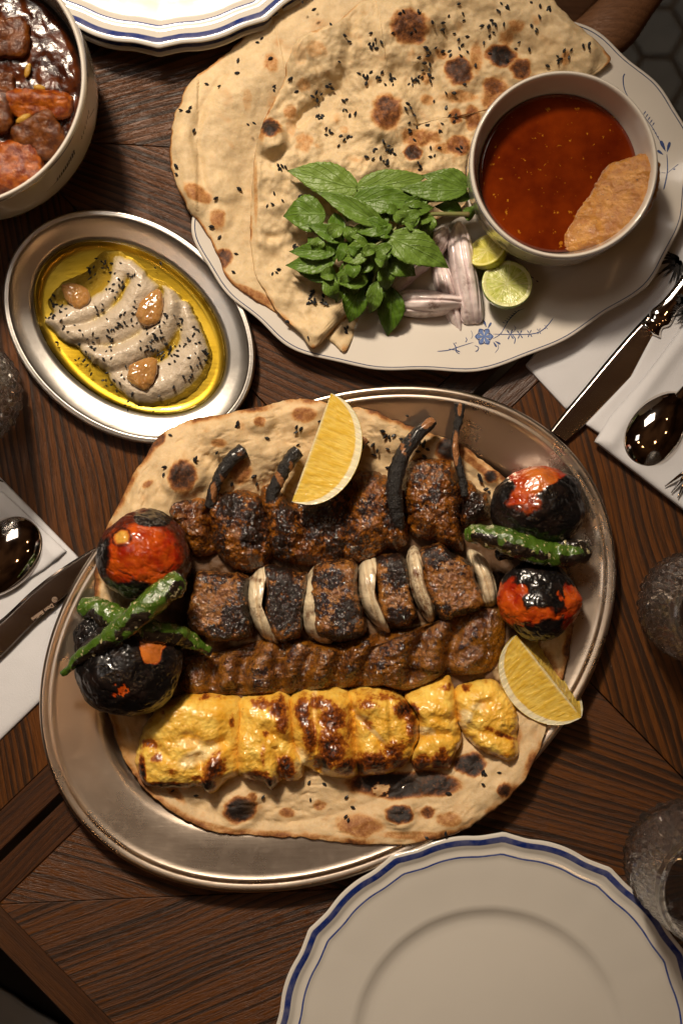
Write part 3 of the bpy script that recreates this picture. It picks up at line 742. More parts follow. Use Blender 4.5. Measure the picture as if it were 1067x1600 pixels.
# ------------------------------------------------------------------ food materials
def mat_bread(name, cream=(0.60, 0.43, 0.24)):
    t = NT(name); ch = t.attr('char')
    n1 = t.noise(38, 4, 0.6); n2 = t.noise(7, 4, 0.65); n3 = t.noise(2.2, 3, 0.7)
    c = t.mix(t.ramp(n1, [(0.35, 0.0), (0.65, 1.0)]), tuple(x * .86 for x in cream), tuple(min(1, x * 1.12) for x in cream))
    c = t.mix(t.ramp(n2, [(0.35, 0.0), (0.7, 0.35)]), c, (0.74, 0.60, 0.40))
    k = t.math('ADD', t.math('MULTIPLY', t.math('SUBTRACT', n2, 0.5), 1.3), t.math('MULTIPLY', t.math('SUBTRACT', n3, 0.5), 0.5))
    kk = t.math('MULTIPLY', ch, t.math('ADD', k, 1.0))
    tint = t.ramp(kk, [(0.0, (0.6, 0.43, 0.24)), (0.24, (0.50, 0.26, 0.09)), (0.46, (0.24, 0.085, 0.022)), (0.68, (0.075, 0.026, 0.010)), (0.95, (0.014, 0.008, 0.006))])
    c = t.mix(t.ramp(kk, [(0.06, 0.0), (0.30, 1.0)]), c, tint)
    oil = t.attr('oil'); c = t.mix(t.math('MULTIPLY', oil, 0.55), c, (0.42, 0.20, 0.04))
    c = t.mix(t.math('MULTIPLY', t.attr('juice_shade'), 0.93), c, t.mix(n2, (0.035, 0.012, 0.003), (0.09, 0.030, 0.006)))  # dark brown: meat juice and painted-in shade under the pieces
    fl = t.ramp(t.noise(4, 2, 0.5), [(0.68, 0.0), (0.76, 0.30)])
    c = t.mix(fl, c, (0.40, 0.21, 0.09))
    h = t.math('ADD', t.math('MULTIPLY', n2, 1.0), t.math('MULTIPLY', n3, 0.45))
    t.set(color=c, rough=t.math('SUBTRACT', 0.62, t.math('MULTIPLY', oil, 0.3)), spec=0.35, normal=t.bump(h, 2.2, 0.45), sss=0.12)
    sssr(t, (1, .55, .25), 0.0015)
    return t.m
m_naan = mat_bread('flatbread_crumb', (0.58, 0.41, 0.215)); m_naan2 = mat_bread('flatbread_pale', (0.56, 0.415, 0.23))

def mat_meat(name, brown, glaze, char=(0.013, 0.007, 0.004), rough=0.30, bump=2.4, grain=5.0):
    t = NT(name); ch = t.attr('char')
    n1 = t.noise(26, 4, 0.6); n2 = t.noise(grain, 4, 0.7); n3 = t.noise(3.4, 3, 0.6); n4 = t.noise(9, 4, 0.7)
    c = t.mix(t.ramp(n1, [(0.36, 0.0), (0.62, 1.0)]), brown, glaze)
    c = t.mix(t.ramp(n4, [(0.44, 0.0), (0.64, 0.85)]), c, tuple(x * 0.30 for x in brown))
    c = t.mix(t.ramp(n3, [(0.30, 0.5), (0.45, 0.0)]), c, tuple(min(1, x * 1.7) for x in glaze))
    k = t.math('ADD', ch, t.math('MULTIPLY', t.math('SUBTRACT', n4, 0.5), 1.5))
    k = t.math('ADD', k, t.math('MULTIPLY', t.math('SUBTRACT', n2, 0.5), 0.8))
    c = t.mix(t.ramp(k, [(0.34, 0.0), (0.55, 1.0)]), c, (0.026, 0.0065, 0.002)); c = t.mix(t.ramp(k, [(0.50, 0.0), (0.82, 1.0)]), c, char)
    h = t.math('ADD', t.math('MULTIPLY', n2, 1.0), t.math('MULTIPLY', n3, 0.8))
    nb = t.bump(h, bump, 1.0); nc = t.bump(t.math('ADD', t.noise(5.0, 1.5, 0.5), t.math('MULTIPLY', n4, .8)), 4.2, 1.0)
    t.set(color=c, rough=t.math('ADD', t.math('MULTIPLY', n4, 0.25), rough + 0.05), spec=0.12, normal=nb, coat=t.math('MULTIPLY', t.ramp(n4, [(0.35, 0.35), (0.6, 1.0)]), t.ramp(k, [(0.5, 1.0), (0.85, 0.6)])), coatr=0.11, cnormal=nc, sss=0.05)
    sssr(t, (1, .3, .12), 0.001); t.b.inputs['Coat IOR'].default_value = 2.0
    return t.m
m_chop = mat_meat('lamb_chop_meat', (0.110, 0.026, 0.0012), (0.30, 0.098, 0.004), rough=0.36, bump=3.4)
m_beef = mat_meat('beef_cube_meat', (0.175, 0.052, 0.006), (0.36, 0.145, 0.026), rough=0.45, grain=4.0, bump=2.8)
m_kofta = mat_meat('minced_kebab_meat', (0.125, 0.034, 0.0012), (0.27, 0.098, 0.004), rough=0.34, grain=5.0, bump=3.0)

t = NT('saffron_chicken'); ch = t.attr('char'); n1 = t.noise(30, 4, .6); n2 = t.noise(6, 5, .65); n3 = t.noise(2.2, 3, .6)
c = t.mix(t.ramp(n1, [(.35, 0.0), (.65, 1.0)]), (0.72, 0.37, 0.032), (0.84, 0.58, 0.12))
c = t.mix(t.ramp(n2, [(.58, 0.0), (.72, .5)]), c, (0.50, 0.17, 0.012))
c = t.mix(t.attr('pale'), c, (0.80, 0.66, 0.36))
k = t.math('MULTIPLY', ch, t.math('ADD', t.math('MULTIPLY', t.math('SUBTRACT', n2, .5), 2.6), 1.05))
c = t.mix(t.ramp(k, [(.08, 0.0), (.40, 1.0)]), c, t.ramp(k, [(.12, (0.60, 0.26, 0.014)), (.36, (0.36, 0.10, 0.008)), (.64, (0.13, 0.028, 0.005)), (1.0, (0.010, 0.006, 0.005))]))
sp = t.ramp(t.noise(3.4, 1, .5), [(.76, 0.0), (.80, 1.0)]); c = t.mix(t.math('MULTIPLY', sp, .7), c, (0.08, 0.03, 0.01))
nf_ = t.noise(7, 4, .6, t.obj((.25, 1, 1), (0, 0, .9)))
nb = t.bump(t.math('ADD', t.math('MULTIPLY', n2, .5), nf_), 1.7, .6)
t.set(color=c, rough=0.38, spec=.35, normal=nb, coat=.7, coatr=.09, cnormal=nb, sss=.12); sssr(t, (1, .6, .15), .0018); m_chicken = t.m

t = NT('charred_bone'); ch = t.attr('char'); n = t.noise(9, 4, .6, t.obj((1, 1, 1)))
k = t.math('ADD', ch, t.math('MULTIPLY', t.math('SUBTRACT', n, .5), .9))
nb = t.bump(t.math('ADD', n, t.noise(2.5, 3)), 3.5, 1.0)
t.set(color=t.ramp(k, [(.30, (0.30, 0.12, 0.035)), (.45, (0.10, 0.035, 0.012)), (.55, (0.010, 0.008, 0.007))]), rough=.42, coat=.3, coatr=.2, normal=nb); m_bone = t.m

t = NT('tomato_skin'); ch = t.attr('char'); n1 = t.noise(30, 4, .55); n2 = t.noise(8, 4, .6)
red = t.mix(t.ramp(n1, [(.38, 0.0), (.62, 1.0)]), (0.27, 0.012, 0.002), (0.50, 0.080, 0.006)); red = t.mix(t.attr('scar'), red, (0.62, 0.36, 0.06))
k = t.math('ADD', ch, t.math('MULTIPLY', t.math('SUBTRACT', n2, .5), .55))
red = t.mix(t.ramp(k, [(.12, 0.0), (.42, .92)]), red, (0.075, 0.010, 0.003))
c = t.mix(t.ramp(k, [(.38, 0.0), (.64, 1.0)]), red, t.mix(t.ramp(n1, [(.5, 0.0), (.75, 1.0)]), (0.005, 0.004, 0.004), (0.022, 0.012, 0.009)))
c = t.mix(t.math('MULTIPLY', t.ramp(t.noise(2.2, 1), [(.74, 0.0), (.80, .7)]), t.ramp(k, [(.5, 0.0), (.6, 1.0)])), c, (0.20, 0.15, 0.10))
nb = t.bump(t.math('ADD', t.math('MULTIPLY', n2, .5), t.math('MULTIPLY', t.noise(18, 2, .5, None, 1.5), .8)), 2.0, .30)
t.set(color=c, rough=t.math('ADD', t.math('MULTIPLY', n2, .18), .22), spec=.35, coat=.6, coatr=.05, normal=nb, cnormal=nb, sss=.05); sssr(t, (1, .25, .08), .002); m_tomato = t.m

t = NT('blistered_chili'); ch = t.attr('char'); n2 = t.noise(10, 4, .6); n4 = t.noise(8, 3, .6, None, .6)
g = t.mix(t.noise(16, 3), (0.022, 0.062, 0.005), (0.085, 0.150, 0.016))
k = t.math('ADD', ch, t.math('MULTIPLY', t.math('SUBTRACT', n2, .5), .8))
c = t.mix(t.ramp(n4, [(.64, 0.0), (.70, .75)]), g, (0.52, 0.46, 0.20))
c = t.mix(t.ramp(k, [(.46, 0.0), (.58, 1.0)]), c, (0.014, 0.009, 0.006))
c = t.mix(t.ramp(t.noise(9, 2, .5, t.obj((1.1, .9, 1), (0, 0, 2))), [(.64, 0.0), (.69, .9)]), c, (0.52, 0.44, 0.24))
nb = t.bump(t.math('ADD', n2, t.noise(4, 3)), 2.4, .6)
t.set(color=c, rough=.2, coat=.8, coatr=.06, normal=nb, cnormal=nb); m_chili = t.m

def mat_onion(name, base, line, tint=0.5, wet=.4):
    t = NT(name); u = t.attr('layer')
    sp = t.ramp(t.math('FRACT', t.math('ADD', t.math('MULTIPLY', u, 4.5), t.math('MULTIPLY', t.noise(25, 2), .12))), [(0.0, 1.0), (0.16, 0.25), (0.6, 0.0), (1.0, 0.3)])
    c = t.mix(t.math('MULTIPLY', sp, tint), base, line)
    c = t.mix(t.math('MULTIPLY', t.attr('char'), t.ramp(t.noise(12, 4, .65), [(.42, 0.0), (.6, 1.0)])), c, (0.13, 0.045, 0.014))
    n = t.noise(30, 3, .6, t.obj((1, 1, 1)))
    t.set(color=c, rough=.26, coat=wet, coatr=.12, spec=.5, normal=t.bump(t.math('ADD', sp, t.math('MULTIPLY', n, .4)), 1.2, .5), sss=.25); sssr(t, (1, .75, .65), .003)
    return t.m
m_grilled_onion = mat_onion('grilled_onion', (0.74, 0.62, 0.42), (0.40, 0.23, 0.09), .55, .9)
m_shallot = mat_onion('raw_red_onion', (0.76, 0.66, 0.64), (0.42, 0.22, 0.30), .34, .35)

def mat_citrus(name, rind, pith, flesh, flesh2):
    """attributes: rf = distance from core to rind (0..1) on cut faces, 2 on the rind"""
    t = NT(name); r = t.attr('rf'); a = t.attr('cell')
    wob = t.math('MULTIPLY', t.math('SUBTRACT', t.noise(12, 3), .5), .05); rr = t.math('ADD', r, wob)
    cells = t.noise(9, 2, .5, t.obj((1, 1, 1)))
    streak = t.n.new('ShaderNodeCombineXYZ'); t.lk(t.math('MULTIPLY', a, 17.0), streak.inputs[0]); t.lk(t.math('MULTIPLY', r, 1.8), streak.inputs[1])
    sn = t.n.new('ShaderNodeTexNoise'); sn.inputs['Scale'].default_value = 1.6; sn.inputs['Detail'].default_value = 2; t.l.new(streak.outputs[0], sn.inputs['Vector'])
    fl = t.mix(t.ramp(sn.outputs[0], [(.38, 0.0), (.62, 1.0)]), flesh, flesh2)
    fl = t.mix(t.ramp(r, [(0.0, .9), (.05, .15), (.08, 0.0)]), fl, pith)
    seg = t.attr('seg'); fl = t.mix(seg, fl, pith)
    c = t.mix(t.ramp(t.math('DIVIDE', rr, 2.0), [(.405, 0.0), (.424, 1.0)]), fl, pith)
    rc = t.mix(t.ramp(t.noise(5, 2), [(.45, 0.0), (.6, .25)]), rind, tuple(x * .7 for x in rind))
    isr = t.ramp(t.math('DIVIDE', r, 2.0), [(.4915, 0.0), (.4985, 1.0)])
    c = t.mix(isr, c, rc)
    dim = t.vor(3.6); h = t.mix(isr, t.math('MULTIPLY', sn.outputs[0], 1.0), t.math('MULTIPLY', dim, .4))
    nb = t.bump(h, 2.6, .7)
    t.set(color=c, rough=.30, coat=.9, coatr=.12, spec=.4, normal=nb, cnormal=nb, sss=.35); sssr(t, (1, .8, .25), .004)
    return t.m
m_lemon = mat_citrus('lemon_flesh', (0.72, 0.48, 0.03), (0.84, 0.76, 0.52), (0.76, 0.49, 0.06), (0.83, 0.60, 0.13))
m_lime = mat_citrus('lime_flesh', (0.14, 0.26, 0.012), (0.62, 0.62, 0.28), (0.36, 0.40, 0.06), (0.56, 0.58, 0.17))
m_lime2 = mat_citrus('yellow_lime_flesh', (0.42, 0.40, 0.015), (0.70, 0.66, 0.22), (0.45, 0.42, 0.05), (0.6, 0.55, 0.12))

t = NT('mint_leaf_green'); u = t.attr('lu'); v = t.attr('lv')
av = t.math('ABSOLUTE', v)
vein = t.math('FRACT', t.math('ADD', t.math('MULTIPLY', u, 4.5), t.math('MULTIPLY', av, -2.6)))
vl = t.math('ABSOLUTE', t.math('SUBTRACT', vein, .5)); vl = t.ramp(vl, [(0.0, 1.0), (.09, 0.0)])
mid = t.ramp(av, [(0.0, 1.0), (.07, 0.0)]); vv = t.math('MAXIMUM', vl, mid)
n = t.noise(9, 4, .6); tone = t.attr('tone')
c = t.mix(n, (0.045, 0.120, 0.007), (0.120, 0.230, 0.016)); c = t.mix(tone, c, (0.22, 0.33, 0.06)); c = t.mix(t.math('MULTIPLY', vv, .45), c, (0.26, 0.40, 0.12))
hh = t.math('ADD', t.math('MULTIPLY', t.noise(5, 2), .9), t.math('MULTIPLY', vv, -.8))
t.set(color=c, rough=.42, spec=.45, normal=t.bump(hh, 1.6, .75), sss=0.0)
tr = t.n.new('ShaderNodeBsdfTranslucent'); t.lk(c, tr.inputs[0]); ms = t.n.new('ShaderNodeMixShader'); ms.inputs[0].default_value = .22
t.l.new(t.b.outputs[0], ms.inputs[1]); t.l.new(tr.outputs[0], ms.inputs[2]); t.l.new(ms.outputs[0], t.n['Material Output'].inputs[0]); m_mint = t.m
t = NT('mint_stem'); t.set(color=t.mix(t.noise(25, 2), (0.16, 0.24, 0.05), (0.15, 0.07, 0.045)), rough=.45); m_stem = t.m

t = NT('nigella_seed'); t.set(color=t.mix(t.noise(3, 2), (0.006, 0.007, 0.009), (0.018, 0.020, 0.024)), rough=.5, spec=.4); m_seed = t.m
t = NT('hummus'); n1 = t.noise(24, 4, .6); n2 = t.noise(5, 4, .7)
c = t.mix(n1, (0.42, 0.335, 0.24), (0.57, 0.475, 0.355)); c = t.mix(t.ramp(n2, [(.6, 0.0), (.75, .35)]), c, (0.36, 0.27, 0.18)); c = t.mix(t.math('MULTIPLY', t.attr('oil'), .75), c, (0.42, 0.30, 0.035))
nb = t.bump(t.math('ADD', n2, t.math('MULTIPLY', t.noise(2.5, 3), .4)), 2.2, .6)
t.set(color=c, rough=t.ramp(t.attr('oil'), [(0.0, .40), (1.0, .12)]), coat=.35, coatr=.15, normal=nb, sss=.15); sssr(t, (1, .7, .4), .0015); m_hummus = t.m
t = NT('olive_oil')
for nd in list(t.n):
    if nd.type == 'BSDF_PRINCIPLED': t.n.remove(nd)
tb_ = t.n.new('ShaderNodeBsdfTransparent'); t.lk(t.mix(t.ramp(t.noise(60, 3), [(.35, 0.0), (.65, 1.0)]), (0.93, 0.84, 0.42), (0.97, 0.90, 0.56)), tb_.inputs[0])
gl_ = t.n.new('ShaderNodeBsdfGlossy'); gl_.inputs['Roughness'].default_value = .05; nbm = t.bump(t.noise(26, 2), 1.2, .3); t.l.new(nbm, gl_.inputs['Normal'])
fr_ = t.n.new('ShaderNodeFresnel'); fr_.inputs[0].default_value = 1.47; t.l.new(nbm, fr_.inputs['Normal'])
mx_ = t.n.new('ShaderNodeMixShader'); t.l.new(fr_.outputs[0], mx_.inputs[0]); t.l.new(tb_.outputs[0], mx_.inputs[1]); t.l.new(gl_.outputs[0], mx_.inputs[2]); t.l.new(mx_.outputs[0], t.n['Material Output'].inputs[0]); m_oil = t.m
t = NT('confit_garlic'); n = t.noise(14, 3, .5, t.obj((1, .35, 1))); t.set(color=t.mix(n, (0.30, 0.13, 0.03), (0.50, 0.28, 0.10)), rough=.15, coat=.9, coatr=.05, sss=.4, normal=t.bump(t.noise(5, 2), 1.0, .5)); sssr(t, (1, .5, .15), .003); m_garlic = t.m
t = NT('red_broth'); n1 = t.noise(60, 3, .6); n2 = t.noise(9, 4, .6); n3 = t.noise(3.5, 2, .5)
c = t.mix(t.ramp(n1, [(.3, 0.0), (.8, 1.0)]), (0.075, 0.007, 0.001), (0.19, 0.026, 0.002)); c = t.mix(t.ramp(t.noise(9, 3, .6), [(.66, 0.0), (.71, .9)]), c, (0.50, 0.22, 0.015)); c = t.mix(t.ramp(n2, [(.62, 0.0), (.76, .6)]), c, (0.20, 0.030, 0.003))
t.set(color=c, rough=.10, coat=.8, coatr=.03, spec=.5, normal=t.bump(t.noise(5, 3), .5, .4)); m_broth = t.m
t = NT('brown_stew_sauce'); c = t.mix(t.ramp(t.noise(26, 4, .6), [(.4, 0.0), (.65, 1.0)]), (0.022, 0.005, 0.002), (0.085, 0.020, 0.004)); nb = t.bump(t.math('ADD', t.noise(7, 4, .6), t.noise(24, 2)), 1.3, .5)
t.set(color=c, rough=.14, spec=.35, coat=.15, coatr=.05, normal=nb, cnormal=nb); m_sauce = t.m
def mat_stewed(name, a, b):
    t = NT(name); nb = t.bump(t.math('ADD', t.noise(5, 4, .65), t.noise(16, 2)), 2.6, .7)
    t.set(color=t.mix(t.ramp(t.noise(14, 4, .6), [(.4, 0.0), (.62, 1.0)]), a, b), rough=.34, spec=.2, coat=.35, coatr=.06, normal=nb, cnormal=nb, sss=.1); sssr(t, (1, .4, .1), .002); return t.m
m_carrot = mat_stewed('stewed_potato', (0.13, 0.020, 0.0015), (0.32, 0.080, 0.004)); m_stewmeat = mat_stewed('stewed_meat', (0.055, 0.013, 0.002), (0.14, 0.040, 0.004)); m_pea = mat_stewed('split_pea', (0.33, 0.17, 0.02), (0.42, 0.25, 0.04))
t = NT('mashed_meat_paste'); n1 = t.noise(16, 4, .65); n2 = t.noise(4, 4, .65)
c = t.mix(t.ramp(n1, [(.38, 0.0), (.62, 1.0)]), (0.34, 0.120, 0.012), (0.52, 0.23, 0.030)); c = t.mix(t.ramp(n2, [(.60, 0.0), (.70, .8)]), c, (0.13, 0.05, 0.025)); c = t.mix(t.ramp(t.noise(7, 2), [(.70, 0.0), (.74, .8)]), c, (0.09, 0.05, 0.05))
nb = t.bump(t.math('ADD', n2, n1), 2.6, .8); t.set(color=c, rough=.3, coat=.9, coatr=.10, normal=nb, cnormal=nb, sss=.05); m_paste = t.m

def spots(X, Y, lst, zref=20, e0=.55, e1=1.25):
    """char patches (photo px: x, y, rx, ry, strength)"""
    out = np.zeros_like(X)
    for i, s in enumerate(lst):
        x, y, rx, ry, k = s[:5]; a = math.radians(s[5]) if len(s) > 5 else 0
        c = W(x, y, zref)[:2]; dx, dy = X - c[0], Y - c[1]
        u = (dx * math.cos(a) + dy * math.sin(a)) / rx; v = (-dx * math.sin(a) + dy * math.cos(a)) / ry
        r = np.hypot(u, v) + 0.22 * fbm(X, Y, i * 31.0, max(rx, ry) * .7, 3)
        out = np.maximum(out, k * (1 - sstep(e0, e1, r)))
    return out
def bumps(X, Y, lst, zref=20):
    out = np.zeros_like(X)
    for x, y, r, h in lst:
        c = W(x, y, zref)[:2]; d = np.hypot(X - c[0], Y - c[1]) / r
        out = out + 1.35 * h * np.sqrt(np.clip(1 - np.minimum(d, 1.6) ** 2 / 1.6 ** 2, 0, 1)) * (1 - sstep(.8, 1.6, d)) 
    return out

# ------------------------------------------------------------------ flatbread under the grill
nOut = [(455, 625), (420, 634), (385, 641), (345, 649), (303, 655), (270, 668), (244, 690), (222, 725), (204, 752), (192, 782), (172, 820), (157, 860), (151, 900), (149, 950), (150, 1000), (156, 1060), (172, 1120), (190, 1178), (218, 1223), (245, 1250), (275, 1272), (302, 1287), (336, 1300), (387, 1304), (435, 1307), (480, 1309), (554, 1317), (629, 1316), (692, 1304), (737, 1284), (779, 1254), (816, 1216), (836, 1180), (848, 1145), (860, 1100), (880, 1050), (890, 1000), (893, 950), (880, 880), (850, 820), (815, 775), (790, 748), (750, 717), (718, 694), (669, 676), (646, 668), (610, 654), (588, 643), (560, 638), (538, 638), (500, 628)]
def naan_base(X, Y):
    s = platter_s(X, Y)
    off = (1 - s) * (ba + bb) / 2
    z = np.interp(off, [-160, -60, -14, 14, 30, 60, 84, 100, 112, 160], [26, 34, 43, 42, 38, 32, 27.5, 21, 13.5, 11])
    return z + 1.5
nsp = [(291, 745, 23, 25, .78), (375, 1264, 26, 21, 1.05, 10), (623, 1268, 22, 14, 1.0), (785, 1229, 12, 12, .85), (610, 1226, 66, 22, 1.15), (665, 1222, 50, 20, .9), (738, 1192, 20, 18, 1.0, 25), (408, 661, 10, 9, .42), (475, 650, 24, 13, .42), (725, 1192, 18, 14, .9), (560, 1288, 40, 20, .42), (666, 1265, 12, 10, .62), (346, 694, 15, 8, .36), (236, 757, 11, 6, .40, 30), (252, 688, 9, 16, .62, -35), (598, 642, 26, 9, .62), (700, 702, 18, 22, 1.0, -40), (765, 744, 11, 10, .95), (735, 720, 60, 7, .42, -40), (378, 735, 20, 24, .40), (448, 1270, 14, 9, .45), (700, 1275, 22, 14, .35), (500, 1258, 12, 9, .4), (270, 1235, 30, 8, .35, -45), (330, 1290, 60, 7, .3, -12), (650, 1300, 70, 8, .32), (800, 1150, 14, 30, .3), (855, 1060, 20, 50, .35), (890, 1010, 14, 30, .6), (226, 720, 8, 26, .3, -35), (395, 1245, 8, 8, .5), (470, 1305, 60, 5, .3), (180, 1150, 20, 60, .25, 20), (760, 1275, 24, 8, .4, 30), (828, 1185, 8, 20, .4)]
nbp = [(291, 745, 27, 13), (375, 1264, 25, 9), (408, 661, 17, 6), (475, 650, 24, 6), (350, 690, 24, 9), (420, 705, 24, 4), (245, 785, 34, 11), (220, 820, 22, 8), (623, 1268, 20, 5), (785, 1229, 13, 4), (765, 744, 12, 5), (330, 668, 20, 4), (400, 720, 30, 4), (450, 720, 26, 4), (600, 680, 30, 5), (640, 700, 24, 3)]
def ndisp(X, Y, T):
    d = 7.0 * fbm(X, Y, 0, 75, 3, seed=2) + 3.2 * fbm(X, Y, 5, 24, 3, seed=4) + bumps(X, Y, nbp)
    w = fbm(X, Y, 9, 26, 3, seed=5); d = d - 2.6 * np.exp(-(w / .10) ** 2) * sstep(.2, .6, fbm(X, Y, 3, 60, 2) + .5)
    hole = W(596, 1232, 16)[:2]; r = np.hypot((X - hole[0]) / 13, (Y - hole[1]) / 11) + .35 * fbm(X, Y, 0, 9, 2)
    return d + 3.0 * (1 - sstep(.8, 1.1, r))
V, F, Tt = mound(nOut, 0, 9, p=9, q=2, nr=170, nt=520, disp=ndisp, base=naan_base, zref=24, edge=2.2, edge_size=14, seed=1, power=.75)
ch_ = spots(V[:, 0], V[:, 1], nsp)
rim = sstep(.955, .995, Tt) * np.clip(.36 + .5 * fbm(V[:, 0], V[:, 1], 0, 40, 3), 0, .8); ch_ = np.maximum(ch_, rim)
ch_ = np.maximum(ch_, .30 * sstep(.0, 1.1, fbm(V[:, 0], V[:, 1], 2, 30, 3, seed=8)))
hole = W(596, 1232, 16)[:2]; r = np.hypot((V[:, 0] - hole[0]) / 13, (V[:, 1] - hole[1]) / 10) + .6 * fbm(V[:, 0], V[:, 1], 0, 10, 3)
ch_ = np.where(r < 1, .20, ch_)
oil_ = sstep(-.4, .9, fbm(V[:, 0], V[:, 1], 7, 80, 2, seed=3)) * sstep(-300, -460, V[:, 1]) * .35 + .8 * sstep(.35, .1, np.hypot(V[:, 0] + 330, V[:, 1] + 330) / 300)
juice_shade = 0 * ch_  # meat juice stain plus shade of the gaps between meats, painted as one mask
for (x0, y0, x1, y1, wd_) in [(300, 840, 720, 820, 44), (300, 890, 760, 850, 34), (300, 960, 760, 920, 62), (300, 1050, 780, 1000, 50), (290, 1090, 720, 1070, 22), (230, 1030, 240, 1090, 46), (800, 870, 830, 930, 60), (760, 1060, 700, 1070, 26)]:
    sg = Wp([(x0, y0), (x1, y1)], 20); d, _ = segdist(V[:, 0], V[:, 1], sg); juice_shade = np.maximum(juice_shade, 1 - sstep(wd_ * .62, wd_ * 1.05, d + 10 * fbm(V[:, 0], V[:, 1], 0, 22, 3, seed=61)))
naan = put('flatbread', V, F, m_naan, attrs={'char': ch_, 'oil': np.clip(oil_, 0, 1), 'juice_shade': juice_shade}, label='large oval charred flatbread lying under the grilled meats', cat='flatbread', group='flatbreads')
NV = V[:1 + 170 * 520]
def naan_z(x, y):
    x = np.atleast_1d(np.asarray(x, float)); y = np.atleast_1d(np.asarray(y, float)); return zlookup(NV[::3], x, y)
def seeds_on(parent, pts_img, zfun, zref, size=4.4, seed=1, name='nigella_seeds'):
    P = Wp(pts_img, zref); z = zfun(P[:, 0], P[:, 1])
    V, F = seed_mesh(P[:, 0], P[:, 1], z, size, np.random.RandomState(seed))
    return put(name, V, F, m_seed, parent, smooth=False, kind='stuff')
sd = [(374, 663), (373, 667), (269, 681), (262, 731), (261, 743), (309, 721), (310, 718), (342, 709), (419, 686), (398, 745), (402, 757), (364, 757), (464, 669), (463, 677), (471, 672), (466, 696), (500, 660), (556, 664), (597, 675), (601, 683), (607, 684), (614, 682), (626, 687), (582, 696), (589, 705), (584, 711), (605, 702), (655, 694), (660, 697), (662, 692), (667, 703), (652, 706), (606, 731), (662, 714), (748, 744), (752, 752), (749, 747), (759, 764), (763, 770), (636, 651), (270, 1236), (307, 1243), (411, 1246), (485, 1250), (483, 1223), (507, 1225), (541, 1245), (551, 1261), (540, 1274), (544, 1279), (699, 1236), (752, 1203), (754, 1205), (777, 1203), (752, 1221), (694, 1297), (665, 1304), (556, 670), (750, 749)]
seeds_on(naan, sd, naan_z, 22, 5.0, 3)

# ------------------------------------------------------------------ the folded breads of the floral platter
def top_base(X, Y):
    s = floral_s(X, Y)
    return 13 + 25 * sstep(.70, .99, s) - 10 * sstep(1.02, 1.25, s)
A_out = [(426, -70), (417, -20), (405, 15), (394, 39), (362, 75), (327, 102), (294, 130), (283, 157), (272, 181), (266, 220), (266, 252), (275, 287), (286, 312), (297, 332), (312, 349), (333, 384), (342, 404), (349, 422), (357, 438), (372, 453), (394, 468), (418, 480), (437, 490), (470, 470), (520, 400), (600, 330), (700, 250), (740, 150), (720, -70)]
aridge = [W(350, 120, 30)[:2], W(318, 170, 30)[:2], W(306, 220, 30)[:2], W(315, 262, 30)[:2], W(322, 300, 30)[:2]]
def a_disp(X, Y, T):
    d, _ = segdist(X, Y, aridge)
    return 6 * fbm(X, Y, 1, 90, 3, seed=11) + 2.2 * fbm(X, Y, 4, 26, 3, seed=12) - 5 * np.exp(-(d / 7) ** 2) + 6 * np.exp(-((d - 22) / 18) ** 2) * (X < aridge[2][0] + 4) + bumps(X, Y, [(300, 320, 22, 5), (355, 300, 18, 4), (345, 345, 16, 4)])
V, F, Tt = mound(A_out, 0, 12, p=8, q=2, nr=110, nt=380, disp=a_disp, base=top_base, zref=34, edge=2.0, edge_size=16, seed=5, center=(470, 200), power=.75)
asp = [(310, 305, 26, 14, .38, -30), (342, 345, 14, 20, .36), (351, 405, 12, 18, .62, -25), (348, 398, 7, 9, .75), (400, 462, 45, 9, .38, -25), (262, 235, 8, 60, .36), (425, 103, 14, 18, .30), (435, 70, 10, 8, .2), (330, 100, 40, 6, .3, 38), (384, 50, 30, 5, .42, 52), (388, 160, 8, 20, .2)]
ch_ = np.maximum(spots(V[:, 0], V[:, 1], asp, 34), sstep(.965, .998, Tt) * np.clip(.34 + .5 * fbm(V[:, 0], V[:, 1], 0, 40, 3), 0, .6))
ch_ = np.maximum(ch_, .26 * sstep(.0, 1.1, fbm(V[:, 0], V[:, 1], 2, 34, 3, seed=18)))
breadA = put('flatbread', V, F, m_naan2, attrs={'char': ch_, 'oil': 0 * ch_}, label='pale folded flatbread underneath, its curled edge hanging over the platter rim', cat='flatbread', group='flatbreads')
AV = V[:1 + 110 * 380]
seeds_on(breadA, [(397, 42), (402, 66), (372, 95), (371, 116), (323, 131), (343, 136), (283, 173), (295, 176), (298, 170), (304, 206), (276, 261), (276, 273), (374, 295), (338, 311), (412, 18), (412, 25), (409, 60), (331, 355), (343, 371), (369, 396), (365, 425), (423, 94)], lambda x, y: zlookup(AV[::2], x, y), 42, 4.8, 4)
# narrow bottom layer of the top bread
C_out = [(470, 470), (500, 520), (520, 536), (536, 551), (546, 540), (556, 514), (566, 486), (575, 440), (560, 400), (500, 400)]
V, F, Tt = mound(C_out, 0, 8, p=9, q=2, nr=40, nt=140, base=lambda X, Y: top_base(X, Y) + 2, zref=34, edge=1.2, seed=6, disp=lambda X, Y, T: 2 * fbm(X, Y, 1, 30, 3))
breadC = put('flatbread', V, F, m_naan2, attrs={'char': spots(V[:, 0], V[:, 1], [(540, 545, 8, 8, .25)], 34), 'oil': np.zeros(len(V))}, label='folded under corner of flatbread showing below the mint', cat='flatbread', group='flatbreads')
CV = V; seeds_on(breadC, [(539, 512), (541, 516), (543, 510), (541, 519)], lambda x, y: zlookup(CV, x, y), 42, 4.6, 5)

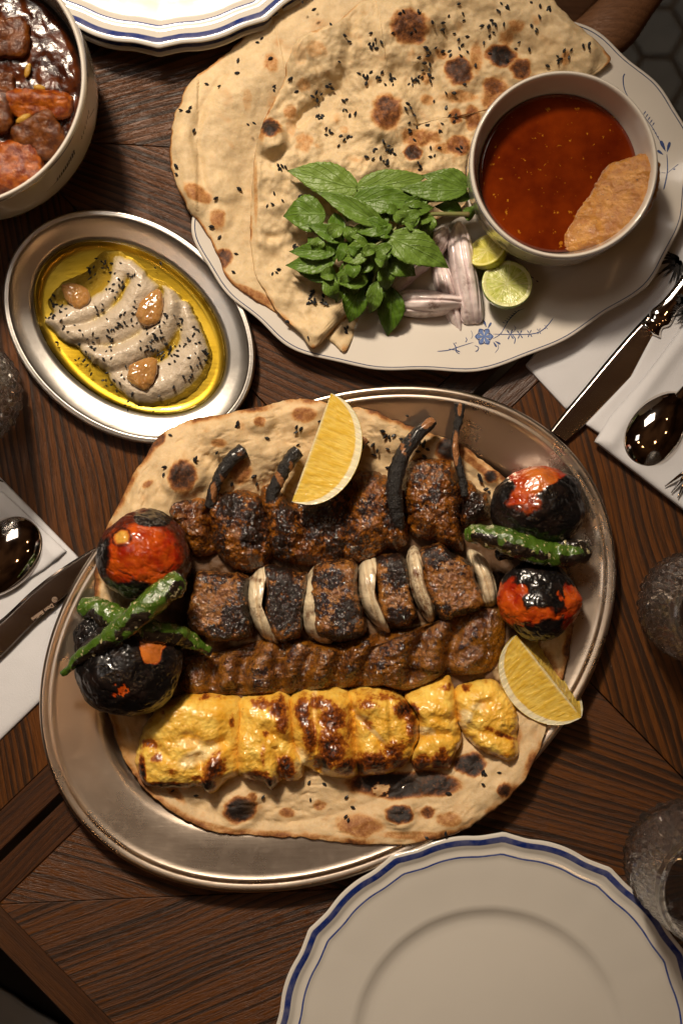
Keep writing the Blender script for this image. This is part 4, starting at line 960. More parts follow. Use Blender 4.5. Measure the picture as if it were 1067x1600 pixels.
B_out = [(600, -60), (584, -10), (562, 8), (545, 24), (527, 42), (505, 52), (480, 60), (462, 76), (448, 108), (444, 131), (432, 155), (418, 180), (409, 200), (401, 228), (396, 262), (393, 300), (391, 340), (390, 372), (394, 402), (399, 430), (413, 454), (432, 486), (451, 505), (470, 522), (488, 546), (503, 535), (516, 520), (530, 503), (543, 491), (560, 468), (600, 400), (660, 350), (726, 318), (727, 290), (730, 256), (746, 214), (778, 176), (820, 152), (866, 144), (902, 136), (925, 118), (940, 108), (953, 94), (944, 80), (934, 69), (906, 45), (886, 27), (865, 0), (852, -60)]
bsp = [(638, 52, 31, 27, .68), (716, 111, 23, 24, .82), (604, 180, 25, 31, .62), (602, 168, 14, 16, .72), (782, 86, 24, 17, 1.02), (814, 106, 17, 18, .72), (424, 205, 18, 17, .98), (645, 240, 15, 13, .88), (776, 150, 26, 34, .42), (772, 132, 18, 14, .62), (655, 215, 34, 16, .42), (712, 180, 12, 14, .55), (700, 230, 30, 10, .32), (475, 225, 16, 18, .30), (420, 130, 1, 1, 0), (454, 178, 12, 12, .34), (410, 200, 10, 30, .36), (475, 140, 13, 10, .26), (493, 57, 12, 8, .28), (495, 90, 20, 14, .24), (470, 98, 12, 20, .18), (455, 200, 10, 20, .22), (668, 155, 14, 10, .3), (690, 85, 12, 8, .34), (805, 45, 16, 10, .34), (790, 60, 14, 12, .3), (882, 93, 8, 14, .34), (842, 120, 12, 10, .3), (722, 150, 40, 10, .3), (717, 225, 22, 18, .55), (739, 180, 14, 20, .5), (705, 268, 10, 8, .34), (650, 270, 30, 9, .22), (530, 190, 1, 1, 0), (537, 205, 8, 8, .25), (665, 120, 9, 12, .3), (744, 90, 12, 30, .32), (488, 545, 6, 6, .38), (400, 300, 4, 50, .26), (576, 130, 8, 8, .2)]
bbp = [(638, 60, 44, 16), (716, 115, 28, 10), (604, 182, 36, 13), (782, 90, 24, 5), (814, 108, 19, 8), (424, 222, 20, 18), (645, 240, 17, 7), (475, 140, 24, 7), (495, 85, 44, 13), (455, 178, 13, 6), (475, 228, 22, 5), (540, 170, 40, 5), (560, 235, 40, 5), (690, 60, 30, 6), (860, 60, 34, 7), (900, 90, 26, 5), (770, 30, 34, 6), (640, 150, 22, 4), (560, 110, 26, 3), (700, 200, 22, 4), (520, 280, 40, 5), (430, 300, 30, 6), (425, 350, 28, 5), (470, 440, 40, 6), (500, 500, 30, 5)]
ridges = [([(560, 30), (545, 70), (540, 110), (530, 140), (505, 165), (470, 190)], 10, -9), ([(420, 372), (445, 366), (460, 350)], 6, -5), ([(395, 385), (405, 380), (430, 385)], 8, 4), ([(395, 300), (402, 240), (400, 300)], 8, 5), ([(440, 345), (452, 330), (470, 400), (455, 440)], 6, -3), ([(585, 20), (600, 90), (560, 150)], 18, 3), ([(670, 20), (740, 20), (760, 60)], 12, -4), ([(520, 330), (480, 380), (470, 420)], 8, -3)]
RW = [(spline(Wp(p, 44), 24, False), w, h) for p, w, h in ridges]
def b_disp(X, Y, T):
    z = 11 * fbm(X, Y, 1, 100, 3, seed=21) + 7.0 * fbm(X, Y, 4, 32, 3, seed=22) + 1.1 * fbm(X, Y, 4, 10, 2, seed=23) + bumps(X, Y, bbp, 44)
    for p, w, h in RW:
        d, _ = segdist(X, Y, p); z = z + h * np.exp(-(d / w) ** 2)
    return z
bcen = W(620, 200, 44)[:2]
def b_base(X, Y):
    lift = 16 * sstep(1.0, .3, np.hypot(X - W(460, 150, 40)[0], (Y - W(460, 150, 40)[1])) / 260)
    return top_base(X, Y) + 12 + lift
V, F, Tt = mound(B_out, 0, 10, p=9, q=2, nr=170, nt=600, disp=b_disp, base=b_base, zref=44, edge=1.6, edge_size=14, seed=7, center=(620, 200), power=.75)
ch_ = np.maximum(spots(V[:, 0], V[:, 1], bsp, 44) * .92, sstep(.97, .998, Tt) * np.clip(.22 + .4 * fbm(V[:, 0], V[:, 1], 0, 40, 3), 0, .5))
ch_ = np.maximum(ch_, .30 * sstep(.0, 1.1, fbm(V[:, 0], V[:, 1], 2, 30, 3, seed=28)) * sstep(-150, 0, V[:, 0]))
breadB = put('flatbread', V, F, m_naan2, attrs={'char': ch_, 'oil': 0 * ch_}, label='blistered seeded flatbread on top, under the mint and the broth bowl', cat='flatbread', group='flatbreads')
BV = V[:1 + 170 * 600]
def breadB_z(x, y): return zlookup(BV[::2], np.atleast_1d(x), np.atleast_1d(y))
rs = np.random.RandomState(11); sB = []
for cx, cy, n_, s_ in [(583, 73, 7, 10), (568, 120, 6, 8), (612, 122, 8, 9), (590, 118, 5, 9), (648, 120, 8, 8), (668, 108, 8, 9), (672, 80, 6, 10), (686, 45, 5, 10), (705, 70, 5, 9), (645, 25, 5, 20), (513, 134, 4, 5), (497, 145, 4, 8), (500, 180, 6, 6), (515, 203, 4, 7), (540, 160, 6, 14), (545, 210, 5, 16), (441, 265, 5, 5), (430, 135, 3, 6), (482, 10, 3, 8), (462, 135, 3, 10), (585, 245, 5, 9), (615, 230, 3, 6), (603, 252, 4, 5), (600, 225, 4, 10), (650, 200, 6, 16), (675, 230, 4, 10), (705, 175, 5, 12), (640, 175, 4, 10), (765, 35, 4, 14), (775, 25, 4, 12), (790, 15, 4, 10), (735, 80, 5, 22), (770, 60, 4, 16), (850, 15, 6, 12), (840, 35, 3, 12), (882, 88, 5, 9), (915, 74, 3, 5), (815, 60, 4, 20), (710, 145, 4, 18), (715, 285, 4, 8), (725, 240, 4, 14), (483, 468, 9, 9), (505, 474, 5, 6), (428, 315, 4, 14), (465, 385, 5, 4), (430, 425, 3, 5), (470, 310, 5, 7), (400, 190, 2, 8), (620, 90, 3, 30), (540, 60, 4, 24), (720, 25, 5, 20), (487, 455, 3, 5), (655, 255, 3, 8), (447, 500, 2, 3), (480, 530, 1, 3), (860, 100, 3, 16), (690, 190, 4, 14), (560, 270, 3, 20)]:
    for k in range(n_): sB.append((cx + rs.normal() * s_ * .7, cy + rs.normal() * s_ * .7))
seeds_on(breadB, sB, breadB_z, 60, 4.3, 6)

# ------------------------------------------------------------------ chicken, minced kebab, beef and chops
def meat(name, outline, z0, h, mat, label, cat, group, seed, amp=5, size=30, p=3.4, q=2.0, charf=None, extra=None, nr=64, nt=200, edge=2.5, pale=None, zref=None, fine=1.6, parent=None, grow=3.0):
    def dz(X, Y, T):
        z = amp * fbm(X, Y, seed, size, 4, seed=seed) + fine * fbm(X, Y, seed, 7, 3, seed=seed + 1)
        if extra is not None: z = z + extra(X, Y, T)
        return z
    oc = np.mean(outline, 0); od = np.array(outline, float) - oc; ol = np.hypot(od[:, 0], od[:, 1])[:, None]; outline = oc + od * (1 + grow / ol)
    V, F, Tt = mound(outline, z0, h, p=p, q=q, nr=nr, nt=nt, disp=dz, edge=edge, edge_size=14, seed=seed, zref=zref)
    X, Y = V[:, 0], V[:, 1]
    at = {'char': np.clip(charf(X, Y, V[:, 2], Tt), 0, 1.2) if charf else 0 * X}
    if pale is not None: at['pale'] = np.clip(pale(X, Y, Tt), 0, 1)
    else: at['pale'] = 0 * X
    return put(name, V, F, mat, parent, attrs=at, label=label, cat=cat, group=group), V
Z0 = 19
def cdisp(lines):
    LW = [(spline(Wp(p, 50), 20, False) if len(p) > 2 else Wp(p, 50), w, h) for p, w, h in lines]
    def f(X, Y, T):
        z = 0 * X
        for p, w, h in LW:
            d, _ = segdist(X, Y, p); z = z + h * np.exp(-(d / w) ** 2)
        return z
    return f
GCH = 'saffron chicken pieces in a row'
def chick(outline, label, seed, sp, pl, lines, h=46):
    return meat('chicken_piece', outline, Z0, h, m_chicken, label, 'grilled chicken', GCH, seed, amp=6.5, size=34, p=3.8, charf=lambda X, Y, Z, T: spots(X, Y, sp, 50, .1, 1.5) + .16 * sstep(.1, .7, fbm(X, Y, seed, 22, 3, seed=seed + 2)) + .25 * sstep(.72, .95, T) * sstep(-.1, .6, fbm(X, Y, seed, 16, 3, seed=seed + 4)), pale=lambda X, Y, T: spots(X, Y, pl, 50) * 1.0, extra=cdisp(lines), nr=90, nt=260, edge=2.0, fine=.7, grow=4.0)
chick([(283, 1091), (297, 1087), (331, 1088), (364, 1090), (377, 1102), (378, 1138), (376, 1181), (372, 1209), (350, 1220), (338, 1232), (325, 1238), (318, 1228), (302, 1229), (260, 1231), (232, 1228), (217, 1209), (214, 1181), (227, 1140), (252, 1108)], 'widest yellow chicken piece beside the black tomato, its lower edge burnt', 41,
      [(335, 1200, 17, 26, .75, -35), (325, 1226, 13, 12, 1.1), (265, 1228, 45, 7, .95), (222, 1205, 7, 20, 1.0), (245, 1185, 12, 8, .5), (363, 1128, 5, 9, .5), (330, 1090, 40, 5, .25), (235, 1160, 16, 8, .45), (310, 1214, 18, 5, .5), (270, 1205, 20, 8, .25)],
      [(312, 1178, 34, 13, .7, 25), (300, 1160, 26, 8, .4)], [([(295, 1150), (320, 1165), (350, 1160)], 9, -9), ([(350, 1175), (330, 1200), (322, 1228)], 12, 9), ([(312, 1180), (318, 1210)], 7, -8), ([(240, 1160), (260, 1180), (285, 1190)], 10, -5), ([(270, 1110), (340, 1105)], 22, 5)])
chick([(375, 1101), (392, 1090), (415, 1086), (440, 1086), (454, 1098), (456, 1130), (462, 1168), (472, 1192), (470, 1213), (452, 1220), (437, 1217), (424, 1234), (412, 1222), (392, 1218), (374, 1208), (370, 1170), (373, 1135)], 'narrow chicken piece with dark red patch, second from the black tomato', 42,
      [(435, 1105, 18, 17, .66, -25), (442, 1128, 12, 20, .60), (410, 1100, 20, 10, .45), (405, 1215, 26, 13, .80), (420, 1224, 12, 14, 1.1), (447, 1200, 15, 22, .85, 10), (416, 1146, 6, 5, .5), (412, 1180, 5, 28, .35)],
      [(465, 1200, 12, 12, .5)], [([(415, 1140), (440, 1155), (462, 1160)], 9, -9), ([(410, 1175), (420, 1225)], 9, 6), ([(432, 1170), (440, 1215)], 5, -8), ([(380, 1150), (384, 1205)], 8, 5), ([(430, 1100), (450, 1130)], 14, 8)], h=45)
chick([(456, 1094), (470, 1084), (500, 1079), (530, 1080), (545, 1086), (556, 1110), (558, 1150), (558, 1190), (556, 1212), (530, 1214), (505, 1210), (482, 1198), (470, 1192), (461, 1165), (455, 1130)], 'mostly scorched red brown chicken piece in the middle of the yellow row', 43,
      [(474, 1110, 14, 26, .72), (485, 1150, 12, 38, .66), (520, 1120, 22, 26, .70), (520, 1165, 24, 30, .78), (505, 1190, 15, 16, 1.05), (540, 1195, 18, 14, .85), (500, 1098, 24, 12, .6), (545, 1140, 10, 30, .4)],
      [(468, 1185, 13, 17, .8), (492, 1100, 4, 30, .45)], [([(490, 1090), (492, 1140), (497, 1205)], 5, -9), ([(470, 1175), (490, 1205)], 12, -6), ([(520, 1100), (525, 1190)], 18, 8), ([(548, 1110), (556, 1180)], 5, -6)], h=49)
chick([(546, 1087), (556, 1079), (580, 1077), (605, 1080), (622, 1088), (637, 1104), (650, 1122), (653, 1145), (646, 1172), (634, 1192), (612, 1206), (585, 1210), (566, 1209), (557, 1190), (556, 1150), (553, 1115)], 'plump chicken piece with white seam and dark crusted lower edge', 44,
      [(585, 1190, 34, 18, .80), (630, 1110, 16, 12, .95, -35), (642, 1135, 10, 24, .62), (612, 1170, 26, 18, .5), (570, 1100, 22, 12, .42), (600, 1088, 30, 7, .38), (562, 1200, 12, 12, 1.0), (575, 1130, 12, 10, .35), (620, 1190, 18, 12, .75)],
      [(580, 1138, 30, 4, .6, -45), (565, 1120, 10, 5, .5)], [([(530, 1105), (565, 1125), (585, 1150), (605, 1170)], 6, -7), ([(608, 1095), (612, 1150)], 5, -5), ([(570, 1100), (620, 1100)], 14, 6), ([(640, 1120), (648, 1160)], 8, 5)], h=50)
chick([(635, 1092), (650, 1082), (668, 1073), (690, 1063), (702, 1061), (707, 1075), (712, 1100), (715, 1130), (719, 1155), (708, 1182), (700, 1201), (680, 1198), (660, 1202), (648, 1200), (643, 1180), (654, 1155), (656, 1125), (646, 1108)], 'bright yellow chicken piece with smooth folds beside the cube at the end', 45,
      [(690, 1190, 22, 13, .85, -15), (660, 1190, 16, 14, .75), (650, 1198, 16, 8, .8), (697, 1075, 10, 6, .45), (690, 1175, 12, 12, .5), (646, 1110, 8, 12, .9)],
      [(664, 1142, 16, 7, .7)], [([(655, 1155), (680, 1145), (712, 1150)], 8, -10), ([(665, 1100), (700, 1110)], 10, 4), ([(660, 1120), (705, 1125)], 6, -3), ([(680, 1165), (690, 1195)], 12, 5)], h=44)
chick([(713, 1083), (728, 1073), (750, 1068), (770, 1066), (785, 1078), (797, 1095), (806, 1112), (808, 1150), (809, 1178), (797, 1190), (778, 1184), (755, 1172), (735, 1156), (722, 1138), (716, 1110)], 'square yellow chicken chunk ending the row beside the lemon wedge', 46,
      [(728, 1077, 6, 5, .6), (790, 1150, 22, 4, .6, -20), (765, 1138, 14, 5, .45, -20), (780, 1180, 20, 7, .35), (800, 1165, 6, 18, .3)],
      [(727, 1118, 10, 12, .9), (745, 1102, 14, 6, .6), (722, 1135, 7, 8, .8)], [([(735, 1135), (770, 1148), (805, 1150)], 7, -5), ([(745, 1100), (765, 1096)], 6, -6), ([(730, 1120), (740, 1100)], 7, 5), ([(760, 1165), (795, 1180)], 14, 6)], h=47)

# minced kebab: one long pressed strip with finger grooves
kout = [(282, 1060), (284, 1040), (297, 1026), (330, 1020), (362, 1014), (397, 1004), (430, 999), (470, 1000), (505, 1008), (535, 1008), (555, 1000), (590, 990), (635, 984), (668, 976), (700, 963), (735, 952), (765, 946), (783, 950), (790, 974), (788, 1010), (775, 1046), (740, 1056), (700, 1058), (665, 1072), (632, 1080), (600, 1074), (560, 1074), (520, 1078), (460, 1085), (400, 1087), (330, 1088), (292, 1086), (281, 1074)]
gro = [(345, 1015, 330, 1085), (398, 1003, 372, 1080), (445, 1000, 438, 1082), (492, 1006, 470, 1080), (545, 1000, 522, 1075), (605, 985, 560, 1072), (672, 972, 640, 1060), (722, 958, 700, 1055)]
GW = [Wp([(a, b), ((a + c) / 2 - 6, (b + d) / 2), (c, d)], 45) for a, b, c, d in gro]
def kdisp(X, Y, T):
    z = 0 * X
    for g in GW:
        d, _ = segdist(X, Y, g); z = z - 22 * np.exp(-(d / 12) ** 2)
    return z
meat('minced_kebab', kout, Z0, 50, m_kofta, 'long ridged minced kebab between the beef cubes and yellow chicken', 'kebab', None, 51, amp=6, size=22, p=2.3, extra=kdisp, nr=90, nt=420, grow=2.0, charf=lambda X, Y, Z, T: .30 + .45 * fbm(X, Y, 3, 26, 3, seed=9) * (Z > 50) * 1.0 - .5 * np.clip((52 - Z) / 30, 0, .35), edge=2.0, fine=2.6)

# beef cubes and grilled onion petals on the same skewer line
GB = 'beef cubes of the skewer row'
def beef(outline, label, seed, sp, h=52, **k):
    return meat('beef_cube', outline, Z0, h, m_beef, label, 'beef cube', GB, seed, amp=3.0, size=24, p=9, q=2.2, charf=lambda X, Y, Z, T: .24 + spots(X, Y, sp, 60) * .50 + .22 * sstep(.80, .96, T), nr=70, nt=220, edge=3.0, fine=2.0, **k)
beef([(306, 896), (330, 895), (353, 897), (385, 900), (388, 925), (392, 957), (392, 990), (372, 999), (353, 1001), (326, 998), (305, 985), (295, 970), (297, 942), (302, 918)], 'squarest beef cube, first of the row beside the red tomato', 61, [(372, 965, 26, 30, .95), (340, 905, 30, 8, .5), (380, 925, 10, 26, .7), (345, 985, 28, 14, .8), (330, 915, 10, 12, .5)])
beef([(416, 884), (440, 888), (465, 896), (480, 902), (477, 930), (474, 960), (468, 991), (452, 1000), (438, 1001), (424, 990), (414, 965), (418, 930), (415, 905)], 'blackest beef cube between the first and second onion petals', 62, [(445, 940, 34, 52, 1.0), (430, 895, 22, 12, .8), (455, 905, 26, 8, .5)], h=54)
beef([(492, 888), (505, 880), (525, 877), (548, 875), (557, 888), (558, 918), (564, 950), (572, 980), (560, 996), (535, 1000), (512, 998), (492, 985), (490, 960), (485, 930), (488, 905)], 'middle beef cube of the row, bulging above two onion petals', 63, [(515, 905, 26, 18, .8), (500, 945, 16, 22, .75), (540, 960, 24, 34, .9), (530, 990, 34, 10, .9)], h=58)
beef([(590, 872), (610, 867), (628, 869), (636, 884), (637, 912), (644, 938), (650, 960), (640, 974), (618, 976), (600, 968), (592, 945), (590, 915), (586, 890)], 'beef cube with a black upper corner between the third and fourth onion petals', 64, [(620, 895, 18, 32, 1.05), (605, 875, 22, 8, .7), (625, 960, 24, 14, .9), (600, 900, 8, 10, .6)], h=54)
beef([(657, 862), (675, 853), (690, 851), (705, 865), (733, 880), (740, 905), (752, 930), (755, 945), (738, 956), (715, 962), (694, 969), (680, 955), (668, 925), (660, 895)], 'last beef cube, brown and wedge shaped beside the hot pepper', 65, [(680, 872, 18, 18, .85), (700, 865, 14, 12, .9), (690, 955, 22, 14, .7), (735, 955, 22, 6, .7), (725, 880, 20, 6, .4)], h=56)
GO = 'grilled onion petals between the beef cubes'
def onion(outline, label, char, seed, h=50, mat=None, z0=None, name='onion_petal', group=GO, cat='onion', lw=None, zref=None, p=2.4):
    oc = np.mean(outline, 0); outline = oc + (np.array(outline, float) - oc) * (1.10 if mat is None else 1.0)
    def ex(X, Y, T):
        return 3.0 * np.cos(T * 9) * (T > .2)
    z0 = Z0 + 4 if z0 is None else z0
    V, F, Tt = mound(outline, z0, h, p=p, q=2.0, nr=46, nt=160, disp=lambda X, Y, T: 1.5 * fbm(X, Y, 0, 20, 3, seed=seed), edge=.8, seed=seed, zref=zref)
    # layers run along the long axis
    c = V[:, :2].mean(0); u, s, vt = np.linalg.svd(V[:, :2] - c, full_matrices=False)
    a = (V[:, :2] - c) @ vt[0]; b = (V[:, :2] - c) @ vt[1]
    A = np.abs(a).max(); Bm = np.abs(b).max()
    cf = np.polyfit(a, b, 2); lay = (b - np.polyval(cf, a)) / (Bm * np.sqrt(np.clip(1 - (a / A) ** 2, .08, 1))) * .5
    V[:, 2] += np.where(Tt < .97, -3.2 * np.exp(-((((lay * 3 + 50.5) % 1) - .5) / .13) ** 2), 0)
    return put(name, V, F, mat or m_grilled_onion, attrs={'layer': (lay * 3 + 50) / 4.5, 'char': np.clip(char + .8 * fbm(V[:, 0], V[:, 1], 0, 22, 3, seed=seed), 0, 1)}, label=label, cat=cat, group=group)
onion([(413, 886), (400, 896), (389, 912), (385, 935), (390, 960), (400, 980), (414, 996), (430, 1003), (434, 998), (422, 978), (414, 955), (411, 930), (416, 905), (420, 890)], 'curved onion petal after the squarest beef cube', .4, 71, 52)
onion([(504, 881), (490, 890), (478, 910), (471, 935), (471, 962), (478, 985), (494, 998), (512, 1003), (517, 998), (502, 985), (492, 962), (488, 935), (492, 910), (505, 888)], 'curved onion petal hugging the middle beef cube', .45, 72, 50)
onion([(587, 874), (572, 878), (562, 892), (559, 915), (564, 940), (574, 960), (588, 976), (603, 985), (608, 982), (600, 960), (590, 935), (586, 905), (590, 886)], 'brightest onion petal with striped layers before the black cornered cube', .25, 73, 56)
onion([(650, 858), (640, 866), (636, 884), (637, 908), (645, 932), (657, 954), (671, 970), (678, 967), (680, 950), (670, 925), (664, 900), (660, 872)], 'browned onion petal before the last beef cube', .75, 74, 56)
onion([(738, 862), (756, 872), (768, 892), (776, 915), (775, 940), (762, 947), (752, 940), (748, 915), (738, 890), (732, 870)], 'pale onion petal in shade beside the cracked tomato', .15, 75, 40)

GC = 'lamb chops along the top of the grill'
def chop(outline, label, seed, sp, h=58, bone=None, ex=None, base=.40, z0=None):
    c = W(*np.mean(outline, 0), 30)[:2]; th_ = thing('lamb_chop', (c[0], c[1], Z0), label, 'lamb chop', GC)
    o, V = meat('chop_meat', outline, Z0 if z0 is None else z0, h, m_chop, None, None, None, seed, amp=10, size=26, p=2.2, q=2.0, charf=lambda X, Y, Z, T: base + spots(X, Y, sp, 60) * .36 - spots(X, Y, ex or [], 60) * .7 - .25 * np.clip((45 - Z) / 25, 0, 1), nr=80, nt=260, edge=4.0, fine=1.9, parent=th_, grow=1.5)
    if bone:
        pts, rad, br = bone
        n = 46; V, F, u, v = tube([W(x, y, z) for x, y, z in pts], [q_ * .84 for q_ in rad], 18, samples=n, noise=2.2, nsize=8, seed=seed)
        cc = np.full(len(V), .85) ; X, Y = V[:, 0], V[:, 1]
        cc = cc - spots(X, Y, br, 60) * 1.1
        put('bone', V, F, m_bone, th_, attrs={'char': cc})
    return th_
chop([(251, 779), (262, 772), (280, 772), (312, 776), (326, 784), (330, 805), (332, 835), (338, 856), (325, 868), (304, 866), (285, 845), (262, 815), (250, 795)], 'small lamb piece beside the red tomato at the start of the chops', 81, [(280, 785, 26, 12, .6), (262, 795, 14, 14, .5)], h=42, ex=[(310, 830, 24, 24, 1), (300, 800, 20, 12, .5)], base=.30)
chop([(321, 785), (338, 770), (352, 766), (380, 765), (402, 772), (416, 795), (424, 823), (428, 862), (415, 886), (397, 894), (374, 892), (352, 876), (334, 856), (328, 830), (322, 805)], 'lamb chop nearest the tomato with a black curved bone', 82, [(360, 790, 24, 20, .9), (400, 800, 18, 18, .7), (395, 835, 20, 26, .8), (345, 850, 14, 30, .5), (370, 815, 18, 18, .5)], h=56, ex=[(365, 845, 12, 24, .9), (378, 870, 30, 14, .6)],
     bone=([(328, 792, 50), (334, 765, 58), (347, 738, 62), (363, 717, 60), (381, 703, 58)], [10, 10, 11, 13, 14], [(335, 768, 6, 20, .6), (378, 708, 10, 10, .3), (350, 752, 4, 16, .5, 30)]))
chop([(407, 768), (416, 756), (430, 760), (446, 778), (462, 795), (470, 815), (497, 840), (500, 868), (485, 882), (453, 880), (430, 872), (420, 850), (420, 822), (410, 795)], 'lamb chop half under the upright lemon wedge', 83, [(445, 810, 16, 26, .8), (440, 850, 20, 18, .7), (425, 780, 10, 10, .4)], h=54, ex=[(418, 765, 10, 10, .6), (470, 850, 20, 20, .4)],
     bone=([(423, 790, 52), (428, 765, 58), (443, 736, 62), (455, 716, 62), (466, 705, 60)], [11, 12, 12, 13, 13], [(440, 752, 5, 22, .7, 30), (455, 730, 4, 12, .5)]))
chop([(455, 790), (480, 775), (515, 752), (540, 742), (552, 765), (545, 800), (548, 840), (545, 866), (520, 884), (490, 886), (470, 874), (458, 840), (452, 812)], 'shaded lamb chop lying under the big lemon wedge', 84, [(500, 810, 40, 40, .7), (530, 860, 20, 20, .6)], h=48, ex=[(480, 860, 18, 14, .5)],
     bone=([(520, 775, 48), (535, 740, 52), (552, 708, 52), (571, 686, 50)], [11, 11, 10, 9], [(568, 688, 8, 8, .8), (560, 700, 3, 14, .4, 30)]))
chop([(556, 742), (565, 735), (585, 738), (604, 744), (618, 752), (623, 790), (636, 815), (637, 845), (622, 860), (605, 856), (590, 870), (564, 878), (540, 874), (526, 848), (530, 810), (542, 770)], 'lamb chop right of the lemon wedge with a long black bone across it', 85, [(575, 795, 18, 14, .6), (612, 795, 14, 50, .8), (560, 850, 20, 16, .5), (545, 820, 12, 20, .5)], h=56, ex=[(590, 840, 12, 30, .9), (565, 760, 24, 14, .5), (622, 840, 16, 14, .7)], base=.36,
     bone=([(624, 835, 40), (622, 815, 56), (618, 788, 66), (616, 755, 70), (630, 708, 70), (651, 680, 70), (677, 657, 68)], [8, 12, 14, 15, 14, 13, 10], [(668, 662, 14, 7, 1.0, 35), (628, 700, 4, 20, .6, 20), (640, 690, 3, 16, .4)]))
chop([(636, 724), (650, 717), (677, 716), (705, 722), (718, 752), (723, 782), (718, 814), (724, 840), (722, 862), (700, 858), (680, 845), (650, 840), (636, 818), (630, 786), (629, 755)], 'roundest glossy lamb chop with a thin upright bone', 86, [(655, 750, 16, 16, .5), (678, 775, 16, 14, .8), (700, 760, 20, 26, .5), (650, 795, 14, 16, .4), (690, 740, 18, 14, .4)], h=60, ex=[(695, 770, 8, 26, 1.0), (670, 815, 30, 16, .9), (648, 775, 10, 10, .4)], base=.33,
     bone=([(726, 775, 60), (722, 748, 62), (712, 712, 62), (711, 684, 60), (716, 655, 60), (718, 631, 62)], [7, 7, 7.5, 6.5, 7.5, 10], [(712, 700, 6, 30, .8), (717, 640, 4, 12, .7)]))
chop([(722, 756), (735, 752), (748, 766), (762, 772), (769, 792), (762, 810), (745, 816), (728, 824), (716, 815), (720, 785)], 'small burnt lamb tip next to the peeled black tomato', 87, [(735, 790, 22, 24, .9), (745, 770, 14, 8, .5)], h=48, ex=[(728, 765, 8, 14, .8)])
# ------------------------------------------------------------------ tomatoes and chilies
def tomato(px, py, rx, ry, rz, z0, label, seed, fn, tilt=0):
    c = W(px, py, z0 + rz); V, F, S = blob(c, (rx, ry, rz), rotz(math.radians(tilt)), n=64, amp=0, seed=seed)
    r = S * (7.0 * fbm(S[:, 0] * 60, S[:, 1] * 60, S[:, 2] * 60, 55, 3, seed=seed) + 0.9 * fbm(S[:, 0] * 60, S[:, 1] * 60, S[:, 2] * 60, 14, 4, seed=seed))[:, None]
    V = V + r
    # wrinkles and a flatter seat
    w = fbm(S[:, 0] * 60, S[:, 1] * 60, S[:, 2] * 60, 17, 3, seed=seed + 5)
    V = V - S * (1.3 * np.exp(-(w / .08) ** 2))[:, None]
    V[:, 2] = np.where(V[:, 2] < z0 + 6, z0 + 6 - (z0 + 6 - V[:, 2]) * .25, V[:, 2])
    n = lambda sz, k: fbm(S[:, 0] * 60, S[:, 1] * 60, S[:, 2] * 60, sz, 4, seed=seed + k)
    ch, scar = fn(S, n)
    V = V + S * (np.clip(ch, 0, 1) * 1.5)[:, None]
    return put('tomato', V, F, m_tomato, attrs={'char': ch, 'scar': scar}, label=label, cat='tomato', group='grilled tomatoes')
# S is the direction on the tomato: x right, y up in the picture, z to the camera
def t1(S, n):
    x, y = S[:, 0] + .10 * n(24, 1), S[:, 1] + .10 * n(24, 2)
    blk = sstep(-.60, -.74, x - .25 * y) * sstep(.55, .25, y); blk = np.maximum(blk, 1 - sstep(.75, 1.05, np.hypot((x - .22) / .42, (y - .84) / .22)))
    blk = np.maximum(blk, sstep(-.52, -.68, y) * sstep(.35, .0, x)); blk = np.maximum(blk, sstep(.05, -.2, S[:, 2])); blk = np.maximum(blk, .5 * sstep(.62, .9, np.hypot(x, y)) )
    c0 = np.hypot(S[:, 0] + .36, (S[:, 1] - .40) * 1.1) + .03 * n(10, 3); sc = 1 - sstep(.10, .20, c0); ring = np.exp(-((c0 - .20) / .025) ** 2) * .3
    return .12 + blk * .75 + ring, sc * .85
def t2(S, n):
    d = np.hypot((S[:, 0] - .55) * 1.5, (S[:, 1] - .32)) + .16 * n(20, 1)
    red = 1 - sstep(.26, .36, d); d2 = np.hypot(S[:, 0] + .12, S[:, 1] + .38) + .25 * n(7, 2); red = np.maximum(red, (1 - sstep(.06, .1, d2)) * .8)
    return .92 - red, .25 * red * (S[:, 0] > .2)
def t3(S, n):
    x, y = S[:, 0] + .17 * n(26, 1), S[:, 1] + .17 * n(26, 2)
    red = sstep(-.10, .12, y - (.33 + .62 * x)) * sstep(-.80, -.58, x) * sstep(.68, .46, x)
    d2 = np.hypot((x + .32) * 1.3, y - .02); red = np.maximum(red, (1 - sstep(.20, .42, d2)) * .62)
    d3 = np.hypot(S[:, 0] + .62, (S[:, 1] + .55)); return .92 - red, (1 - sstep(.08, .18, d3)) * .6 + .20 * (1 - sstep(.2, .5, np.hypot(x, y - .6)))
def t4(S, n):
    x, y = S[:, 0] + .2 * n(26, 1), S[:, 1] + .2 * n(26, 2)
    red = sstep(-.28, -.50, x) * sstep(.62, .42, y) * sstep(-.62, -.45, y - .2 * x)
    red = np.maximum(red, sstep(.44, .66, x) * sstep(.55, .40, y)); red = np.maximum(red, np.exp(-((y + .36 - .25 * x * x) / .13) ** 2) * sstep(.95, .7, np.abs(x)))
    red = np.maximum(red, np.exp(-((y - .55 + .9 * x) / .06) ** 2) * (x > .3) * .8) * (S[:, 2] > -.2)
    return .92 - red, 0 * red
tomato(227, 868, 73, 66, 58, 22, 'red blistered tomato with a yellow stem scar, edge blackened', 5, t1)
tomato(200, 1043, 80, 74, 56, 22, 'fully blackened tomato with one orange torn patch under the crossed chilies', 6, t2, 8)
tomato(150, 1000, 32, 34, 34, 24, 'dark wrinkled tomato half squeezed between the crossed chilies and platter edge', 9, lambda S, n: (.95 + 0 * S[:, 0], 0 * S[:, 0]))
tomato(840, 789, 69, 60, 54, 26, 'black tomato with its orange flesh bared at the top edge', 7, t3)
tomato(841, 938, 63, 58, 50, 24, 'cracked tomato with red band between the hot pepper and lemon wedge', 8, t4)

